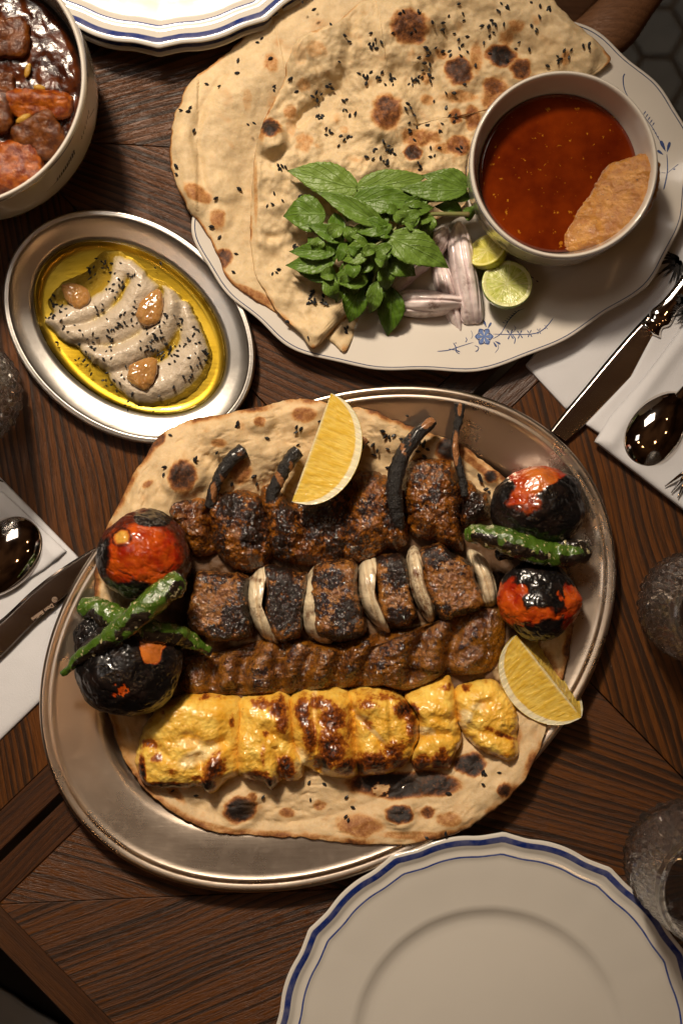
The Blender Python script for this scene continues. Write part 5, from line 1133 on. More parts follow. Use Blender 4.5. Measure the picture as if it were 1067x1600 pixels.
GP = 'grilled green chilies'
def chili(pts, rad, label, seed, side=1.0, ch0=.15, flat=.9):
    V, F, u, v = tube([W(x, y, z) for x, y, z in pts], rad, 26, samples=90, noise=4.0, nsize=15, seed=seed, flat=flat)
    X, Y, Z = V.T
    th_ = np.tile(np.linspace(0, 2 * math.pi, 26, endpoint=False), 90); th_ = np.r_[th_, 0, 0]
    cc = ch0 + .08 + 1.1 * np.exp(-((np.cos(th_) * side - .45) / .55) ** 2) * (.55 + .8 * fbm(X, Y, Z, 30, 3, seed=seed)) * sstep(.08, .2, u) * sstep(1.0, .7, u * .8 + .1)
    cc = np.where(u > .97, .9, cc)
    return put('green_chili', V, F, m_chili, attrs={'char': cc}, label=label, cat='chili pepper', group=GP)
chili([(128, 948, 62), (148, 953, 68), (180, 968, 84), (225, 985, 108), (270, 990, 92), (300, 1002, 78), (330, 1020, 66)], [15, 20, 21, 19, 16, 12, 4], 'green chili pepper lying beneath its crossing mate beside the blistered tomato', 91, -1, .22)
chili([(97, 1054, 92), (120, 1032, 104), (160, 1005, 126), (200, 975, 138), (240, 940, 140), (270, 915, 136), (284, 902, 132)], [2.5, 9, 14, 18, 20, 19, 13], 'long green chili pepper crossing on top over the fully blackened tomato', 92, -1, .15)
chili([(918, 868, 80), (905, 862, 84), (880, 857, 84), (850, 852, 80), (815, 856, 74), (775, 868, 66)], [12, 17, 18, 17, 15, 8], 'dull brown green chili pepper tucked behind the bright one', 93, 1, .55)
chili([(729, 834, 92), (745, 834, 100), (780, 842, 108), (820, 856, 110), (860, 866, 104), (893, 868, 98), (910, 862, 92)], [10, 15, 18, 19, 18, 15, 8], 'bright green chili pepper with glossy black blisters between two tomatoes', 94, -1, .10)
# frayed stalk
V, F, u, v = tube([W(132, 946, 70), W(122, 940, 76), W(118, 932, 80)], [3, 1.8, 1], 8, samples=10)

# ------------------------------------------------------------------ citrus
def wedge(p0, p1, R, rot, dihedral, mat, label, cat, group, bulge=1.0, zoff=0, tip=1.0):
    """wedge of a fruit: its core runs p0 -> p1 (building space); face 1 leans by rot, face 2 by rot - dihedral"""
    p0 = np.array(p0, float); p1 = np.array(p1, float); ax = p1 - p0; L = np.linalg.norm(ax); ax /= L
    up = np.array([0, 0, 1.0]); sd_ = np.cross(up, ax); sd_ /= np.linalg.norm(sd_); up2 = np.cross(ax, sd_)
    nu, nr, na = 60, 26, 30
    u = np.linspace(0.001, .999, nu); prof = R * np.sqrt(np.clip(1 - (2 * u - 1) ** 2, 0, 1)) ** .92 * bulge
    def P(uu, rr, ang): return p0 + ax * (uu * L)[..., None] + (sd_ * np.cos(ang)[..., None] + up2 * np.sin(ang)[..., None]) * rr[..., None]
    Vs, Fs, rf, cell, seg = [], [], [], [], []; off = 0
    for k, ang in enumerate((rot, rot - dihedral)):
        U_, Q = np.meshgrid(u, np.linspace(0, 1, nr), indexing='ij'); rr = Q * prof[:, None]
        rr = rr
        sag = -2.2 * np.sin(Q * math.pi) ** 1 * (prof[:, None] / R) + .9 * fbm(U_ * L, rr, k * 50, 7, 2)
        aa = np.full_like(U_, ang); pts = P(U_, rr, aa)
        nrm = (-sd_ * math.sin(ang) + up2 * math.cos(ang)) * (1 if k == 0 else -1)
        pts = pts + nrm * (sag * (Q > 0) * (Q < 1))[..., None]
        Vs.append(pts.reshape(-1, 3)); f = grid_faces(nu, nr, False, off); Fs.append(f if k == 0 else f[:, ::-1].copy())
        # distance to the rind also near the tips
        edge = np.minimum(Q, 1 - (1 - Q) * np.minimum(1, prof[:, None] / (R * .35)))
        tipd = np.clip(1 - np.minimum(u, 1 - u)[:, None] / .07, 0, 1); e = np.maximum(Q * (1 + 0), .86 * tipd + .0)
        e = np.clip(1 - (1 - Q) * prof[:, None] / R * 1.15, 0, 1) * (Q > .35) + Q * (Q <= .35); e = np.maximum(np.minimum(e, 1), tipd * .9)
        rf.append(e.ravel()); cell.append((U_ + .04 * k + .15 * (Q * (U_ - .5))).ravel()); seg.append(np.zeros(e.size)); off += nu * nr
    U_, A_ = np.meshgrid(u, np.linspace(rot, rot - dihedral, na), indexing='ij'); rr = np.broadcast_to(prof[:, None], U_.shape)
    Vs.append(P(U_, rr * 1.0 + .4 * noise3(U_ * 30, A_ * 30, 0), A_).reshape(-1, 3)); Fs.append(grid_faces(nu, na, False, off)); rf.append(np.full(U_.size, 2.0)); cell.append(U_.ravel()); seg.append(np.zeros(U_.size))
    V = np.concatenate(Vs)
    o = put('lemon_wedge', V, Fs, mat, attrs={'rf': np.concatenate(rf), 'cell': np.concatenate(cell), 'seg': np.concatenate(seg)}, label=label, cat=cat, group=group)
    return o
GL = 'lemon wedges on the grill platter'
wedge(W(458, 786, 112), W(515, 614, 122), 62, math.radians(-174), math.radians(78), m_lemon, 'upright lemon wedge leaning on the lamb chops', 'lemon', GL, bulge=1.0) if False else None
def wedge2(name, tip0, tip1, width, lean, dih, label, mat, flip=1, off_mid=0):
    a = np.array(tip0, float); b = np.array(tip1, float)
    return wedge(a, b, width, lean, dih, mat, label, 'lemon', GL)
# tip0 -> tip1 with sd_ = up x axis (to the left of travel): travel downwards so that the fruit bulges to the right
wedge2('w', W(517, 614, 118), W(456, 784, 106), 74, math.radians(-2), math.radians(72), 'upright lemon wedge leaning across the lamb chops', m_lemon)
wedge2('w', W(798, 994, 74), W(912, 1122, 66), 66, math.radians(-160 + 2), math.radians(-76), 'lemon wedge at the platter edge by the chicken', m_lemon) if False else None
wedge2('w', W(908, 1121, 62), W(806, 992, 76), 72, math.radians(-18), math.radians(100), 'lemon wedge lying over the platter edge by the last chicken chunk', m_lemon)

def half_fruit(px, py, z, R, tilt, az, mat, name, label, cat, group, segs=9):
    """half a citrus fruit, cut face turned up and tilted"""
    c = np.array(W(px, py, z)); nt_, nr_ = 90, 26
    th = np.linspace(0, 2 * math.pi, nt_, endpoint=False); q = np.linspace(0, 1, nr_ + 1)[1:]
    T_g, Q = np.meshgrid(th, q, indexing='xy'); X = Q * np.cos(T_g) * R; Y = Q * np.sin(T_g) * R; Z = .5 * noise3(X / 4, Y / 4, 0) - .8 * (Q < .85)
    V = [np.array([[0, 0, -1.5]]), np.stack([X, Y, Z], -1).reshape(-1, 3)]; F = [fan(0, np.arange(1, 1 + nt_)), grid_faces(nr_, nt_, True, 1)[:, ::-1].copy()]
    ph = np.linspace(0, math.pi / 2, 22)[1:]; T2, P2 = np.meshgrid(th, ph, indexing='xy')
    V.append(np.stack([R * np.cos(P2) * np.cos(T2), R * np.cos(P2) * np.sin(T2), -R * 1.05 * np.sin(P2)], -1).reshape(-1, 3)); o1 = 1 + nr_ * nt_
    F.append(np.stack([o1 - nt_ + np.arange(nt_), o1 + np.arange(nt_), o1 + (np.arange(nt_) + 1) % nt_, o1 - nt_ + (np.arange(nt_) + 1) % nt_], -1)); F.append(grid_faces(21, nt_, True, o1)[:, ::-1].copy())
    V = np.concatenate(V); rf = np.r_[0.0, Q.ravel(), np.full(21 * nt_, 2.0)]
    s = (T_g * segs / (2 * math.pi)) % 1; s = np.minimum(s, 1 - s) / segs * 2 * math.pi * Q * R
    sg = np.r_[1.0, (np.exp(-(s / 1.1) ** 2) * (Q < .9)).ravel() * .8, np.zeros(21 * nt_)]; cell = np.r_[0, (T_g / 2).ravel(), np.tile(th, 21)]
    Rm = rotz(az) @ rotx(tilt) @ rotz(-az); V = V @ Rm.T + c
    return put(name, V, F, mat, attrs={'rf': rf, 'cell': cell, 'seg': sg}, label=label, cat=cat, group=group)
half_fruit(792, 443, 64, 38.5, math.radians(-16), 0, m_lime, 'lime_half', 'green lime half, cut face up, in front of the broth bowl', 'lime', 'lime halves')
half_fruit(760, 390, 54, 31, math.radians(-42), math.radians(40), m_lime2, 'lime_half', 'yellow lime half tucked between the broth bowl and red onion', 'lime', 'lime halves')

# ------------------------------------------------------------------ raw red onion wedges
GS = 'raw red onion wedges'
def ro(outline, label, seed, h, z0, zref): return onion(outline, label, 0.0, seed, h, m_shallot, z0, 'red_onion_wedge', GS, 'red onion', zref=zref, p=1.8)
ro([(693, 398), (703, 412), (710, 440), (718, 480), (724, 500), (723, 522), (712, 512), (700, 500), (690, 475), (678, 440), (677, 412)], 'red onion wedge pointing down between the other wedges', 101, 30, 14, 34)
ro([(700, 350), (704, 372), (695, 392), (680, 410), (655, 428), (640, 442), (622, 454), (612, 448), (614, 432), (632, 416), (650, 395), (670, 368), (688, 352)], 'slanting red onion wedge half under the mint', 102, 38, 20, 46)
ro([(717, 340), (728, 346), (738, 368), (746, 412), (753, 450), (757, 480), (755, 500), (740, 504), (724, 502), (718, 480), (712, 455), (705, 415), (700, 378), (708, 352)], 'tallest red onion wedge standing nearest the lime halves', 103, 44, 20, 50)
ro([(612, 458), (628, 450), (651, 448), (680, 450), (705, 454), (728, 461), (736, 466), (731, 474), (715, 483), (688, 490), (655, 492), (632, 489), (616, 477)], 'red onion wedge lying across below the mint', 104, 44, 22, 56)

# ------------------------------------------------------------------ mint
def leaf(base, tip, w, parent, tone=.3, curl=8, fold=.35, serr=1.0, seed=0, twist=0.0):
    """base, tip in building space"""
    b = np.array(base, float); t_ = np.array(tip, float); d = t_ - b; L = np.linalg.norm(d); d /= L
    s = np.cross([0, 0, 1], d); s /= np.linalg.norm(s); n = np.cross(d, s)
    nu, nv = 30, 13; u = np.linspace(0, 1, nu); v = np.linspace(-1, 1, nv)
    Ug, Vg = np.meshgrid(u, v, indexing='ij')
    prof = np.sin(np.clip(u, 0, 1) ** .78 * math.pi) ** .85 * (1 - u) ** .16 * 1.12; prof[0] = .03; prof[-1] = .02
    ser = 1 + serr * .09 * (((u * 11) % 1) - .5)
    wv = (w / 2) * prof * ser
    bend = curl * np.sin(Ug * math.pi) - curl * .9 * Ug ** 2
    side = Vg * wv[:, None]
    z = bend + fold * np.abs(side) + (1.5 + w * .035) * fbm(Ug * L, side, seed * 9.0, 16, 3, seed=seed) + .8 * np.sin((Ug * 7 - np.abs(Vg) * 2.6) * 2 * math.pi)
    tw = twist * (Ug - .3)
    P = b + d * (Ug * L)[..., None] + s * (side * np.cos(tw))[..., None] + n * (z + side * np.sin(tw))[..., None]
    lat = .04 * L * np.sin(Ug * math.pi + seed)
    P = P + s * lat[..., None]
    V = P.reshape(-1, 3); V2 = V - n * .7
    Fg = grid_faces(nu, nv); nb = len(V)
    e = np.concatenate([np.arange(nv), np.arange(1, nu) * nv + nv - 1, (nu - 1) * nv + np.arange(nv - 2, -1, -1), np.arange(nu - 2, 0, -1) * nv])
    rim = np.stack([e, np.roll(e, -1), np.roll(e, -1) + nb, e + nb], -1)
    at = {'lu': np.tile(Ug.ravel(), 2), 'lv': np.tile(Vg.ravel(), 2), 'tone': np.full(2 * nb, tone)}
    return put('leaf', np.concatenate([V, V2]), [Fg, Fg[:, ::-1] + nb, rim[:, ::-1].copy()], m_mint, parent, attrs=at)
mq = lambda x, y: (440 + x / 3.557, 240 + y / 3.557)
GM = 'sprigs of fresh mint'
def sprig(label, base_px, leaves, stems, extra=0, reg=(200, 640, 410, 700, 84, 122)):
    c = W(*mq(*base_px), 40); e_ = thing('mint_sprig', (c[0], c[1], 50), label, 'mint', GM)
    for i, (x0, y0, z0, x1, y1, z1, w, tone, *r) in enumerate(leaves):
        leaf(W(*mq(x0, y0), z0), W(*mq(x0 + (x1 - x0) * 1.06, y0 + (y1 - y0) * 1.06), z1), w * 1.12 / 3.557, e_, tone, *(r if r else []), seed=i + int(base_px[0]))
    if extra:
        rs_ = np.random.RandomState(77)
        for k in range(extra):
            x0 = rs_.uniform(reg[0], reg[1]); y0 = rs_.uniform(reg[2], reg[3]); a_ = rs_.uniform(0, 6.28); L_ = rs_.uniform(75, 150); z0_ = rs_.uniform(reg[4], reg[5])
            leaf(W(*mq(x0, y0), z0_), W(*mq(x0 + L_ * math.cos(a_), y0 + L_ * math.sin(a_)), z0_ - 8), rs_.uniform(50, 95) / 3.557, e_, rs_.uniform(.03, .42), rs_.uniform(6, 13), rs_.uniform(.3, .7), 1.3, seed=k + 50, twist=rs_.uniform(-.6, .6))
    for pts, r0, r1 in stems:
        V, F, u, v = tube([W(*mq(x, y), z) for x, y, z in pts], list(np.linspace(r0, r1, len(pts))), 9, samples=24); put('stem', V, F, m_stem, e_)
    return e_
sprig('mint sprig with the palest broad leaves, spread over the seeded bread', (900, 200), [
    (435, 180, 84, 50, 112, 82, 165, .75, 6, .12), (350, 165, 70, 395, 215, 74, 60, .05), (410, 185, 92, 790, 128, 92, 135, .62, 9, .10), (1035, 190, 86, 800, 110, 100, 110, .35, 8, .15), (1030, 215, 96, 672, 178, 104, 110, .30, 8, .15),
    (370, 292, 100, 745, 262, 108, 135, .22, 8, .25), (575, 378, 112, 205, 228, 108, 100, .34, 7, .45), (245, 330, 82, 20, 352, 72, 175, .25, 6, .10), (1000, 330, 78, 860, 290, 84, 70, .12), (1010, 310, 86, 1070, 355, 74, 75, .30), (1050, 250, 80, 900, 235, 84, 55, .25), (830, 250, 70, 560, 250, 84, 100, .04), (700, 200, 66, 520, 200, 70, 110, .05)],
    [([(1050, 215, 88), (960, 205, 90), (860, 240, 84)], 2.6, 2.0), ([(1000, 258, 80), (900, 262, 84), (700, 262, 84), (430, 190, 84)], 2.0, 1.4), ([(370, 292, 98), (430, 250, 96), (520, 215, 92)], 2.0, 1.6)])
sprig('mint sprig with a brown stem beside the red onion wedges', (1000, 340), [
    (655, 345, 110, 840, 290, 104, 80, .28, 9, .3), (845, 345, 100, 570, 370, 104, 85, .45, 9, .45), (800, 330, 96, 800, 465, 84, 105, .40, 10, .4), (600, 425, 112, 400, 415, 110, 95, .10, 8, .3), (590, 440, 112, 905, 635, 104, 165, .48, 10, .18), (580, 585, 96, 740, 675, 86, 120, .22, 8, .22), (700, 480, 78, 640, 420, 80, 110, .03), (840, 480, 64, 720, 420, 70, 90, .03), (470, 470, 104, 400, 440, 104, 70, .30)],
    [([(1040, 338, 92), (930, 336, 98), (850, 336, 100), (760, 345, 104)], 4.0, 2.6), ([(760, 345, 104), (680, 370, 106), (590, 460, 112), (490, 530, 110)], 2.4, 1.8)], 16, (380, 800, 250, 470, 92, 118))
sprig('mint sprig of small serrated dark leaves hanging toward the bread corner', (470, 560), [
    (495, 545, 112, 325, 572, 108, 110, .42, 8, .35), (300, 440, 96, 230, 470, 96, 60, .15), (290, 330, 92, 300, 590, 92, 90, .08, 6, .5), (350, 480, 100, 150, 405, 92, 75, .12, 5, .5), (330, 400, 106, 260, 470, 100, 80, .40), (370, 400, 100, 390, 500, 100, 70, .30), (300, 560, 92, 55, 532, 84, 90, .14, 5, .5), (300, 600, 86, 35, 612, 78, 105, .22, 6, .4), (310, 680, 74, 55, 618, 66, 95, .12, 6, .3), (310, 735, 60, 180, 680, 60, 60, .05),
    (480, 700, 96, 285, 700, 92, 110, .32, 9, .4), (360, 680, 80, 300, 825, 66, 80, .30), (445, 740, 78, 370, 930, 60, 120, .05, 8, .3), (540, 710, 88, 485, 885, 66, 80, .30, 8, .4), (600, 740, 60, 590, 1005, 34, 130, .02, 8, .3), (560, 620, 96, 590, 760, 80, 85, .26, 8, .4), (510, 590, 102, 400, 665, 96, 80, .24, 8, .4), (565, 500, 106, 515, 665, 98, 75, .30, 8, .4), (420, 620, 80, 330, 640, 84, 80, .05), (470, 640, 70, 520, 800, 60, 130, .02), (390, 560, 80, 300, 520, 84, 90, .03), (540, 480, 76, 430, 560, 84, 120, .03), (400, 640, 64, 420, 780, 58, 120, .02), (210, 560, 70, 150, 470, 76, 80, .10)],
    [([(590, 460, 100), (560, 560, 100), (530, 650, 92), (500, 740, 80)], 2.2, 1.6), ([(380, 560, 100), (350, 640, 96), (330, 690, 88)], 3.2, 2.2)], 30)

# ------------------------------------------------------------------ hummus, oil, garlic
hq = lambda x, y: (40 + x / 3.138, 360 + y / 3.138)
def hp(*pts): return spline(Wp([hq(*p) for p in pts], 24), 40, False)
h_out = [hq(*p) for p in [(375, 100), (440, 95), (510, 125), (575, 170), (610, 215), (680, 250), (745, 295), (770, 330), (800, 350), (830, 400), (870, 480), (905, 580), (908, 640), (880, 720), (810, 800), (720, 845), (600, 862), (540, 850), (480, 810), (420, 750), (380, 690), (310, 640), (250, 575), (180, 545), (120, 480), (85, 438), (120, 400), (105, 330), (180, 250), (280, 200), (340, 130)]]
HR = [(hp((90, 440), (170, 420), (270, 395), (370, 330), (430, 240), (430, 150), (400, 110)), 17, 12), (hp((110, 450), (220, 500), (340, 490), (460, 430), (540, 340), (570, 240), (520, 150)), 19, 14), (hp((260, 580), (360, 620), (500, 590), (620, 500), (700, 400), (730, 310)), 21, 16), (hp((430, 760), (540, 800), (680, 760), (800, 660), (850, 560), (810, 420), (785, 350)), 24, 16), (hp((350, 620), (440, 680), (520, 690)), 16, 8)]
HG = [(hp((200, 470), (330, 440), (450, 340), (500, 240)), 6, -8), (hp((250, 555), (350, 565), (450, 560), (560, 500), (640, 420), (660, 300)), 8, -12), (hp((420, 700), (560, 660), (680, 600), (745, 500), (765, 380), (750, 320)), 8, -11), (hp((250, 250), (300, 260), (360, 220), (370, 150)), 34, -16)]
def hdisp(X, Y, T):
    z = 0 * X
    for p, w, h in HR + HG:
        d, fr = segdist(X, Y, p); z = z + h * np.exp(-(d / w) ** 2)
    return .85 * z + 2.4 * fbm(X, Y, 0, 30, 3, seed=31) + .9 * fbm(X, Y, 0, 8, 3, seed=33)
V, F, Tt = mound(h_out, 8, 12, p=4, q=1.6, nr=130, nt=360, disp=hdisp, zref=22, edge=2.5, edge_size=12, seed=30)
HV = V
oil_h = 1 - sstep(14, 23, V[:, 2]); hs = hdisp(V[:, 0], V[:, 1], Tt)
put('hummus', V, F, m_hummus, attrs={'oil': np.clip(oil_h + .5 * (1 - sstep(-6, 0, hs)), 0, 1)}, label='swirled beige hummus mound sprinkled with black seeds', cat='hummus')
c = hc
# oil pool inside the well
pos = lambda off, th: (c[0] + (ha - off) * np.cos(th) * math.cos(HANG) - (hb - off) * np.sin(th) * math.sin(HANG), c[1] + (ha - off) * np.cos(th) * math.sin(HANG) + (hb - off) * np.sin(th) * math.cos(HANG))
def opos(off, th):
    if off < 90: return pos(off, th)
    x, y = pos(90, th); k = (200 - off) / 110.0; return c[0] + (x - c[0]) * k, c[1] + (y - c[1]) * k
V, F, row = rings([(199, 16.5), (150, 16.5), (100, 16.4), (60, 16.3), (52, 16.5), (48.2, 16.9), (46.8, 16.8), (46.6, 15.6), (48.0, 14.0), (51, 11.0), (56, 8.6), (62, 7.6), (90, 7.6), (199, 7.6)], opos, 220)
put('olive_oil', V, F, m_oil, label='golden pool of olive oil round the hummus in the oval dish', cat='oil')
def clove(x, y, z, rx, ry, rz, a, label, seed):
    p = W(*hq(x, y), z); V, F, S = blob((0, 0, 0), (rx, ry, rz), None, n=30, amp=3.0, size=16, seed=seed)
    t = (V[:, 0] / rx); V[:, 1] *= 1 - .38 * t; V[:, 2] *= 1 - .25 * t; V = V @ rotz(a).T + p
    put('garlic_clove', V, F, m_garlic, label=label, cat='garlic', group='confit garlic cloves on the hummus')
clove(620, 375, 31, 30, 18, 9, math.radians(68), 'largest confit garlic clove, on the middle ridge of the hummus', 1)
clove(582, 692, 33, 27, 21, 9.5, math.radians(48), 'shiniest confit garlic clove nearest the grill platter', 2)
clove(245, 312, 24, 24, 17, 8, math.radians(140), 'browned confit garlic clove half sunk in oil', 3)
rs = np.random.RandomState(5); sp_ = []
for cx, cy, n_, s_ in [(410, 165, 16, 22), (310, 192, 14, 26), (440, 265, 12, 26), (505, 225, 9, 16), (150, 375, 14, 22), (130, 415, 8, 18), (205, 430, 4, 20), (250, 500, 9, 24), (385, 405, 8, 18), (460, 395, 4, 14), (490, 455, 14, 24), (540, 400, 14, 20), (425, 495, 5, 16), (350, 515, 3, 12), (320, 575, 12, 22), (430, 555, 10, 26), (640, 460, 16, 24), (650, 510, 12, 20), (600, 560, 12, 24), (710, 430, 8, 18), (755, 440, 7, 16), (650, 600, 16, 24), (710, 570, 7, 18), (750, 590, 9, 20), (800, 545, 6, 22), (840, 500, 8, 20), (840, 630, 14, 24), (790, 715, 7, 14), (880, 610, 5, 14), (270, 650, 7, 20), (385, 660, 5, 20), (395, 745, 6, 16), (490, 690, 4, 16), (500, 860, 4, 14), (545, 850, 2, 8), (640, 180, 2, 8), (660, 155, 2, 5), (130, 560, 3, 14), (320, 710, 2, 6), (345, 378, 2, 8), (410, 290, 3, 12), (650, 820, 2, 8), (720, 770, 2, 8), (340, 145, 2, 6), (205, 265, 2, 10), (120, 330, 3, 12), (610, 880, 2, 10), (460, 740, 4, 20), (520, 800, 3, 12), (720, 660, 3, 14), (600, 625, 8, 18), (110, 335, 2, 8), (560, 285, 2, 8)]:
    for k in range(max(1, int(n_ * .75))): sp_.append(hq(cx + rs.normal() * s_ * 1.05, cy + rs.normal() * s_ * 1.05))
P = Wp(sp_, 26); z = np.maximum(zlookup(HV, P[:, 0], P[:, 1]), 16.6); z = np.where(z > 60, 20, z)
dmin = np.array([((HV[:, 0] - a) ** 2 + (HV[:, 1] - b) ** 2).min() for a, b in P]); z = np.where(dmin > 40, 16.8, z)
V, F = seed_mesh(P[:, 0], P[:, 1], z, 3.5, np.random.RandomState(8)); put('nigella_seeds', V, F, m_seed, smooth=False, label='black nigella seeds scattered over the hummus and oil', cat='seeds', kind='stuff')

# ------------------------------------------------------------------ broth bowl contents
gz = 98
cx, cy = rbc; R_ = rbR * .855
V, F, row = rings([(0.02, gz), (R_ * .3, gz), (R_ * .7, gz), (R_ * .95, gz + .2), (R_ * 1.0, gz + 1.2), (R_ * 1.002, gz - 2), (R_ * .95, gz - 20), (R_ * .80, gz - 42), (0.02, gz - 43)], lambda o, th: (cx + o * np.cos(th), cy + o * np.sin(th)), 180)
put('red_broth', V, F, m_broth, label='dark red broth with oily flecks filling the white bowl', cat='broth')
pb = [(1021, 240), (1027, 252), (1029, 275), (1026, 300), (1015, 325), (995, 350), (970, 368), (945, 380), (915, 386), (890, 388), (876, 384), (880, 368), (893, 345), (908, 322), (925, 298), (938, 275), (948, 258), (962, 248), (985, 243), (1005, 238)]
pax = W(905, 300, 100)[:2]
def pbase(X, Y):
    d = ((X - W(900, 310, 110)[0]) * .80 + (Y - W(900, 310, 110)[1]) * -.15); return gz - 8 + np.clip(d * .52, 0, 56)
V, F, Tt = mound(pb, 0, 13, p=7, q=2, nr=60, nt=200, base=pbase, zref=130, edge=3.0, edge_size=9, seed=12, disp=lambda X, Y, T: 4.5 * fbm(X, Y, 0, 26, 3, seed=41) + 2 * fbm(X, Y, 0, 7, 3, seed=42))
put('meat_patty', V, F, m_paste, label='orange mashed meat patty dipped in the broth against the bowl rim', cat='patty')
rs = np.random.RandomState(2)
# ------------------------------------------------------------------ stew
cx, cy = sbc; sz_ = 146; R_ = sbR * .915
def spool(o, th): return (cx + o * np.cos(th), cy + o * np.sin(th))
n_ = 100; V, F, Tt = mound([(-72 + 200 * math.cos(a), 118 - 200 * math.sin(a)) for a in np.linspace(0, 2 * math.pi, 40, endpoint=False)], 90, 56, p=60, q=2, nr=90, nt=200, zref=215, disp=lambda X, Y, T: 2.2 * fbm(X, Y, 0, 24, 3, seed=50))
sc_ = R_ / (200 * (1 - 215 / H)); V[:, 0] = cx + (V[:, 0] - cx) * sc_; V[:, 1] = cy + (V[:, 1] - cy) * sc_
low = V[:, 2] < 110; V[low, 0] = cx + (V[low, 0] - cx) * .9; V[low, 1] = cy + (V[low, 1] - cy) * .9
put('stew_sauce', V, F, m_sauce, label='glossy dark brown sauce filling the deep stew bowl', cat='sauce')
GT = 'chunks in the stew'
def chunk(px, py, z, r, rot, tilt, mat, name, label, cat, seed, sq=4.5, amp=4):
    V, F, S = blob(W(px, py, z + 50), r, rotz(math.radians(rot)) @ rotx(math.radians(tilt)), n=30, amp=amp, size=20, sq=sq, seed=seed)
    put(name, V, F, mat, label=label, cat=cat, group=GT)
chunk(60, 163, 100, (50, 20, 17), -4, 20, m_carrot, 'potato_chunk', 'orange potato stick lying across the stew near the bowl rim', 'potato', 1)
chunk(62, 215, 96, (36, 34, 20), 28, 15, m_stewmeat, 'meat_chunk', 'brown stew meat chunk below the orange potato stick', 'stew meat', 2)
chunk(14, 262, 96, (52, 36, 20), 10, 0, m_carrot, 'potato_chunk', 'reddish potato chunk at the lower part of the stew', 'potato', 3)
chunk(-8, 175, 96, (30, 36, 22), 0, 0, m_stewmeat, 'meat_chunk', 'dark stew meat chunk at the picture edge beside the potato stick', 'stew meat', 4)
chunk(12, 62, 94, (34, 30, 18), 0, 0, m_stewmeat, 'meat_chunk', 'shaded stew meat chunk far up in the bowl', 'stew meat', 5)
chunk(40, 262, 88, (24, 22, 14), 40, 0, m_stewmeat, 'meat_chunk', 'small stew meat lump in the lower corner of the bowl', 'stew meat', 6)
chunk(10, 135, 96, (14, 18, 12), 0, 0, m_stewmeat, 'meat_chunk', 'small dark meat lump left of the shiny sauce patch', 'stew meat', 7)
def pea(px, py, z, a, label, r=(11, 4.5, 4)):
    V, F, S = blob(W(px, py, z + 50), r, rotz(math.radians(a)), n=12); put('split_pea', V, F, m_pea, label=label, cat='split pea', group='split peas in the stew')
pea(44, 110, 102, 75, 'yellow split pea standing in the shiny sauce patch'); pea(37, 185, 118, 28, 'yellow split pea resting between potato stick and meat', (12, 5, 4)); pea(62, 137, 103, -10, 'yellow split pea at the far side of the potato stick', (9, 4.5, 4)); 

# ------------------------------------------------------------------ napkins
t = NT('white_napkin'); w1 = t.n.new('ShaderNodeTexWave'); w1.inputs['Scale'].default_value = 1 / (5.2 * U); t.l.new(t.obj((1, 1, 1), (0, 0, .8)), w1.inputs[0])
t.set(color=t.mix(t.noise(70, 3), (0.54, 0.54, 0.56), (0.62, 0.615, 0.64)), rough=.85, sheen=.25, normal=t.bump(t.math('ADD', t.math('MULTIPLY', w1.outputs[1], .3), t.noise(2.4, 3, .7)), 1.0, .45)); m_napkin = t.m
t = NT('black_embroidery'); t.set(color=(0.012, 0.010, 0.010), rough=.7, sheen=.3); m_emb = t.m
def sheet(name, poly, z0, h, label=None, cat=None, parent=None, seed=0, folds=(), group=None, amp=2.0):
    """folded cloth layer with rounded folded edges"""
    pts = []
    P = np.array(poly, float)
    for i in range(len(P)):
        a, b = P[i], P[(i + 1) % len(P)]
        for s in (0.0, .02, .25, .5, .75, .98): pts.append(a + (b - a) * s)
    FW = [(Wp(p, z0 + h), w, hh) for p, w, hh in folds]
    def dz(X, Y, T):
        z = amp * fbm(X, Y, 0, 110, 3, seed=seed)
        for p, w, hh in FW:
            d, _ = segdist(X, Y, p); z = z + hh * np.exp(-(d / w) ** 2)
        return z
    V, F, Tt = mound(pts, z0, h, p=40, q=2.2, nr=80, nt=360, disp=dz, seed=seed, power=.6, zref=z0 + h)
    return put(name, V, F, m_napkin, parent, label=label, cat=cat, group=group)
GN = 'folded white napkins'
nl = thing('napkin', W(20, 960, 0), 'folded white napkin under the engraved knife beside the grill platter', 'napkin', GN)
sheet('bottom_layer', [(-220, 600), (-40, 705), (118, 866), (192, 958), (62, 1098), (-200, 1350)], .3, 6, parent=nl, seed=1)
sheet('top_layer', [(-220, 640), (-40, 745), (4, 768), (104, 862), (70, 890), (-20, 945), (-220, 1090)], 6.5, 7, parent=nl, seed=2, folds=[([(0, 790), (90, 872)], 9, 2.5)])
nr_ = thing('napkin', W(900, 520, 0), 'embroidered napkin reaching out from under the floral platter below the knife', 'napkin', GN)
sheet('cloth', [(820, 571), (884, 640), (960, 580), (1075, 455), (1190, 330), (1120, 230), (1010, 330)], .3, 5, parent=nr_, seed=3, amp=.8)
n2 = thing('napkin', W(1060, 680, 0), 'thick folded napkin under the mirror bright spoon and fork', 'napkin', GN)
sheet('bottom_layer', [(914, 663), (985, 588), (1030, 500), (1075, 448), (1300, 560), (1240, 860), (1060, 760)], 5.5, 7, parent=n2, seed=4, amp=1.0)
sheet('top_layer', [(929, 690), (955, 650), (1010, 585), (1067, 510), (1180, 440), (1330, 560), (1260, 900), (1067, 796)], 12.8, 12, parent=n2, seed=5, folds=[([(955, 690), (1000, 620), (1060, 540)], 12, 4.5), ([(935, 680), (990, 600)], 8, -1.5), ([(1010, 715), (1060, 660)], 26, 4)])
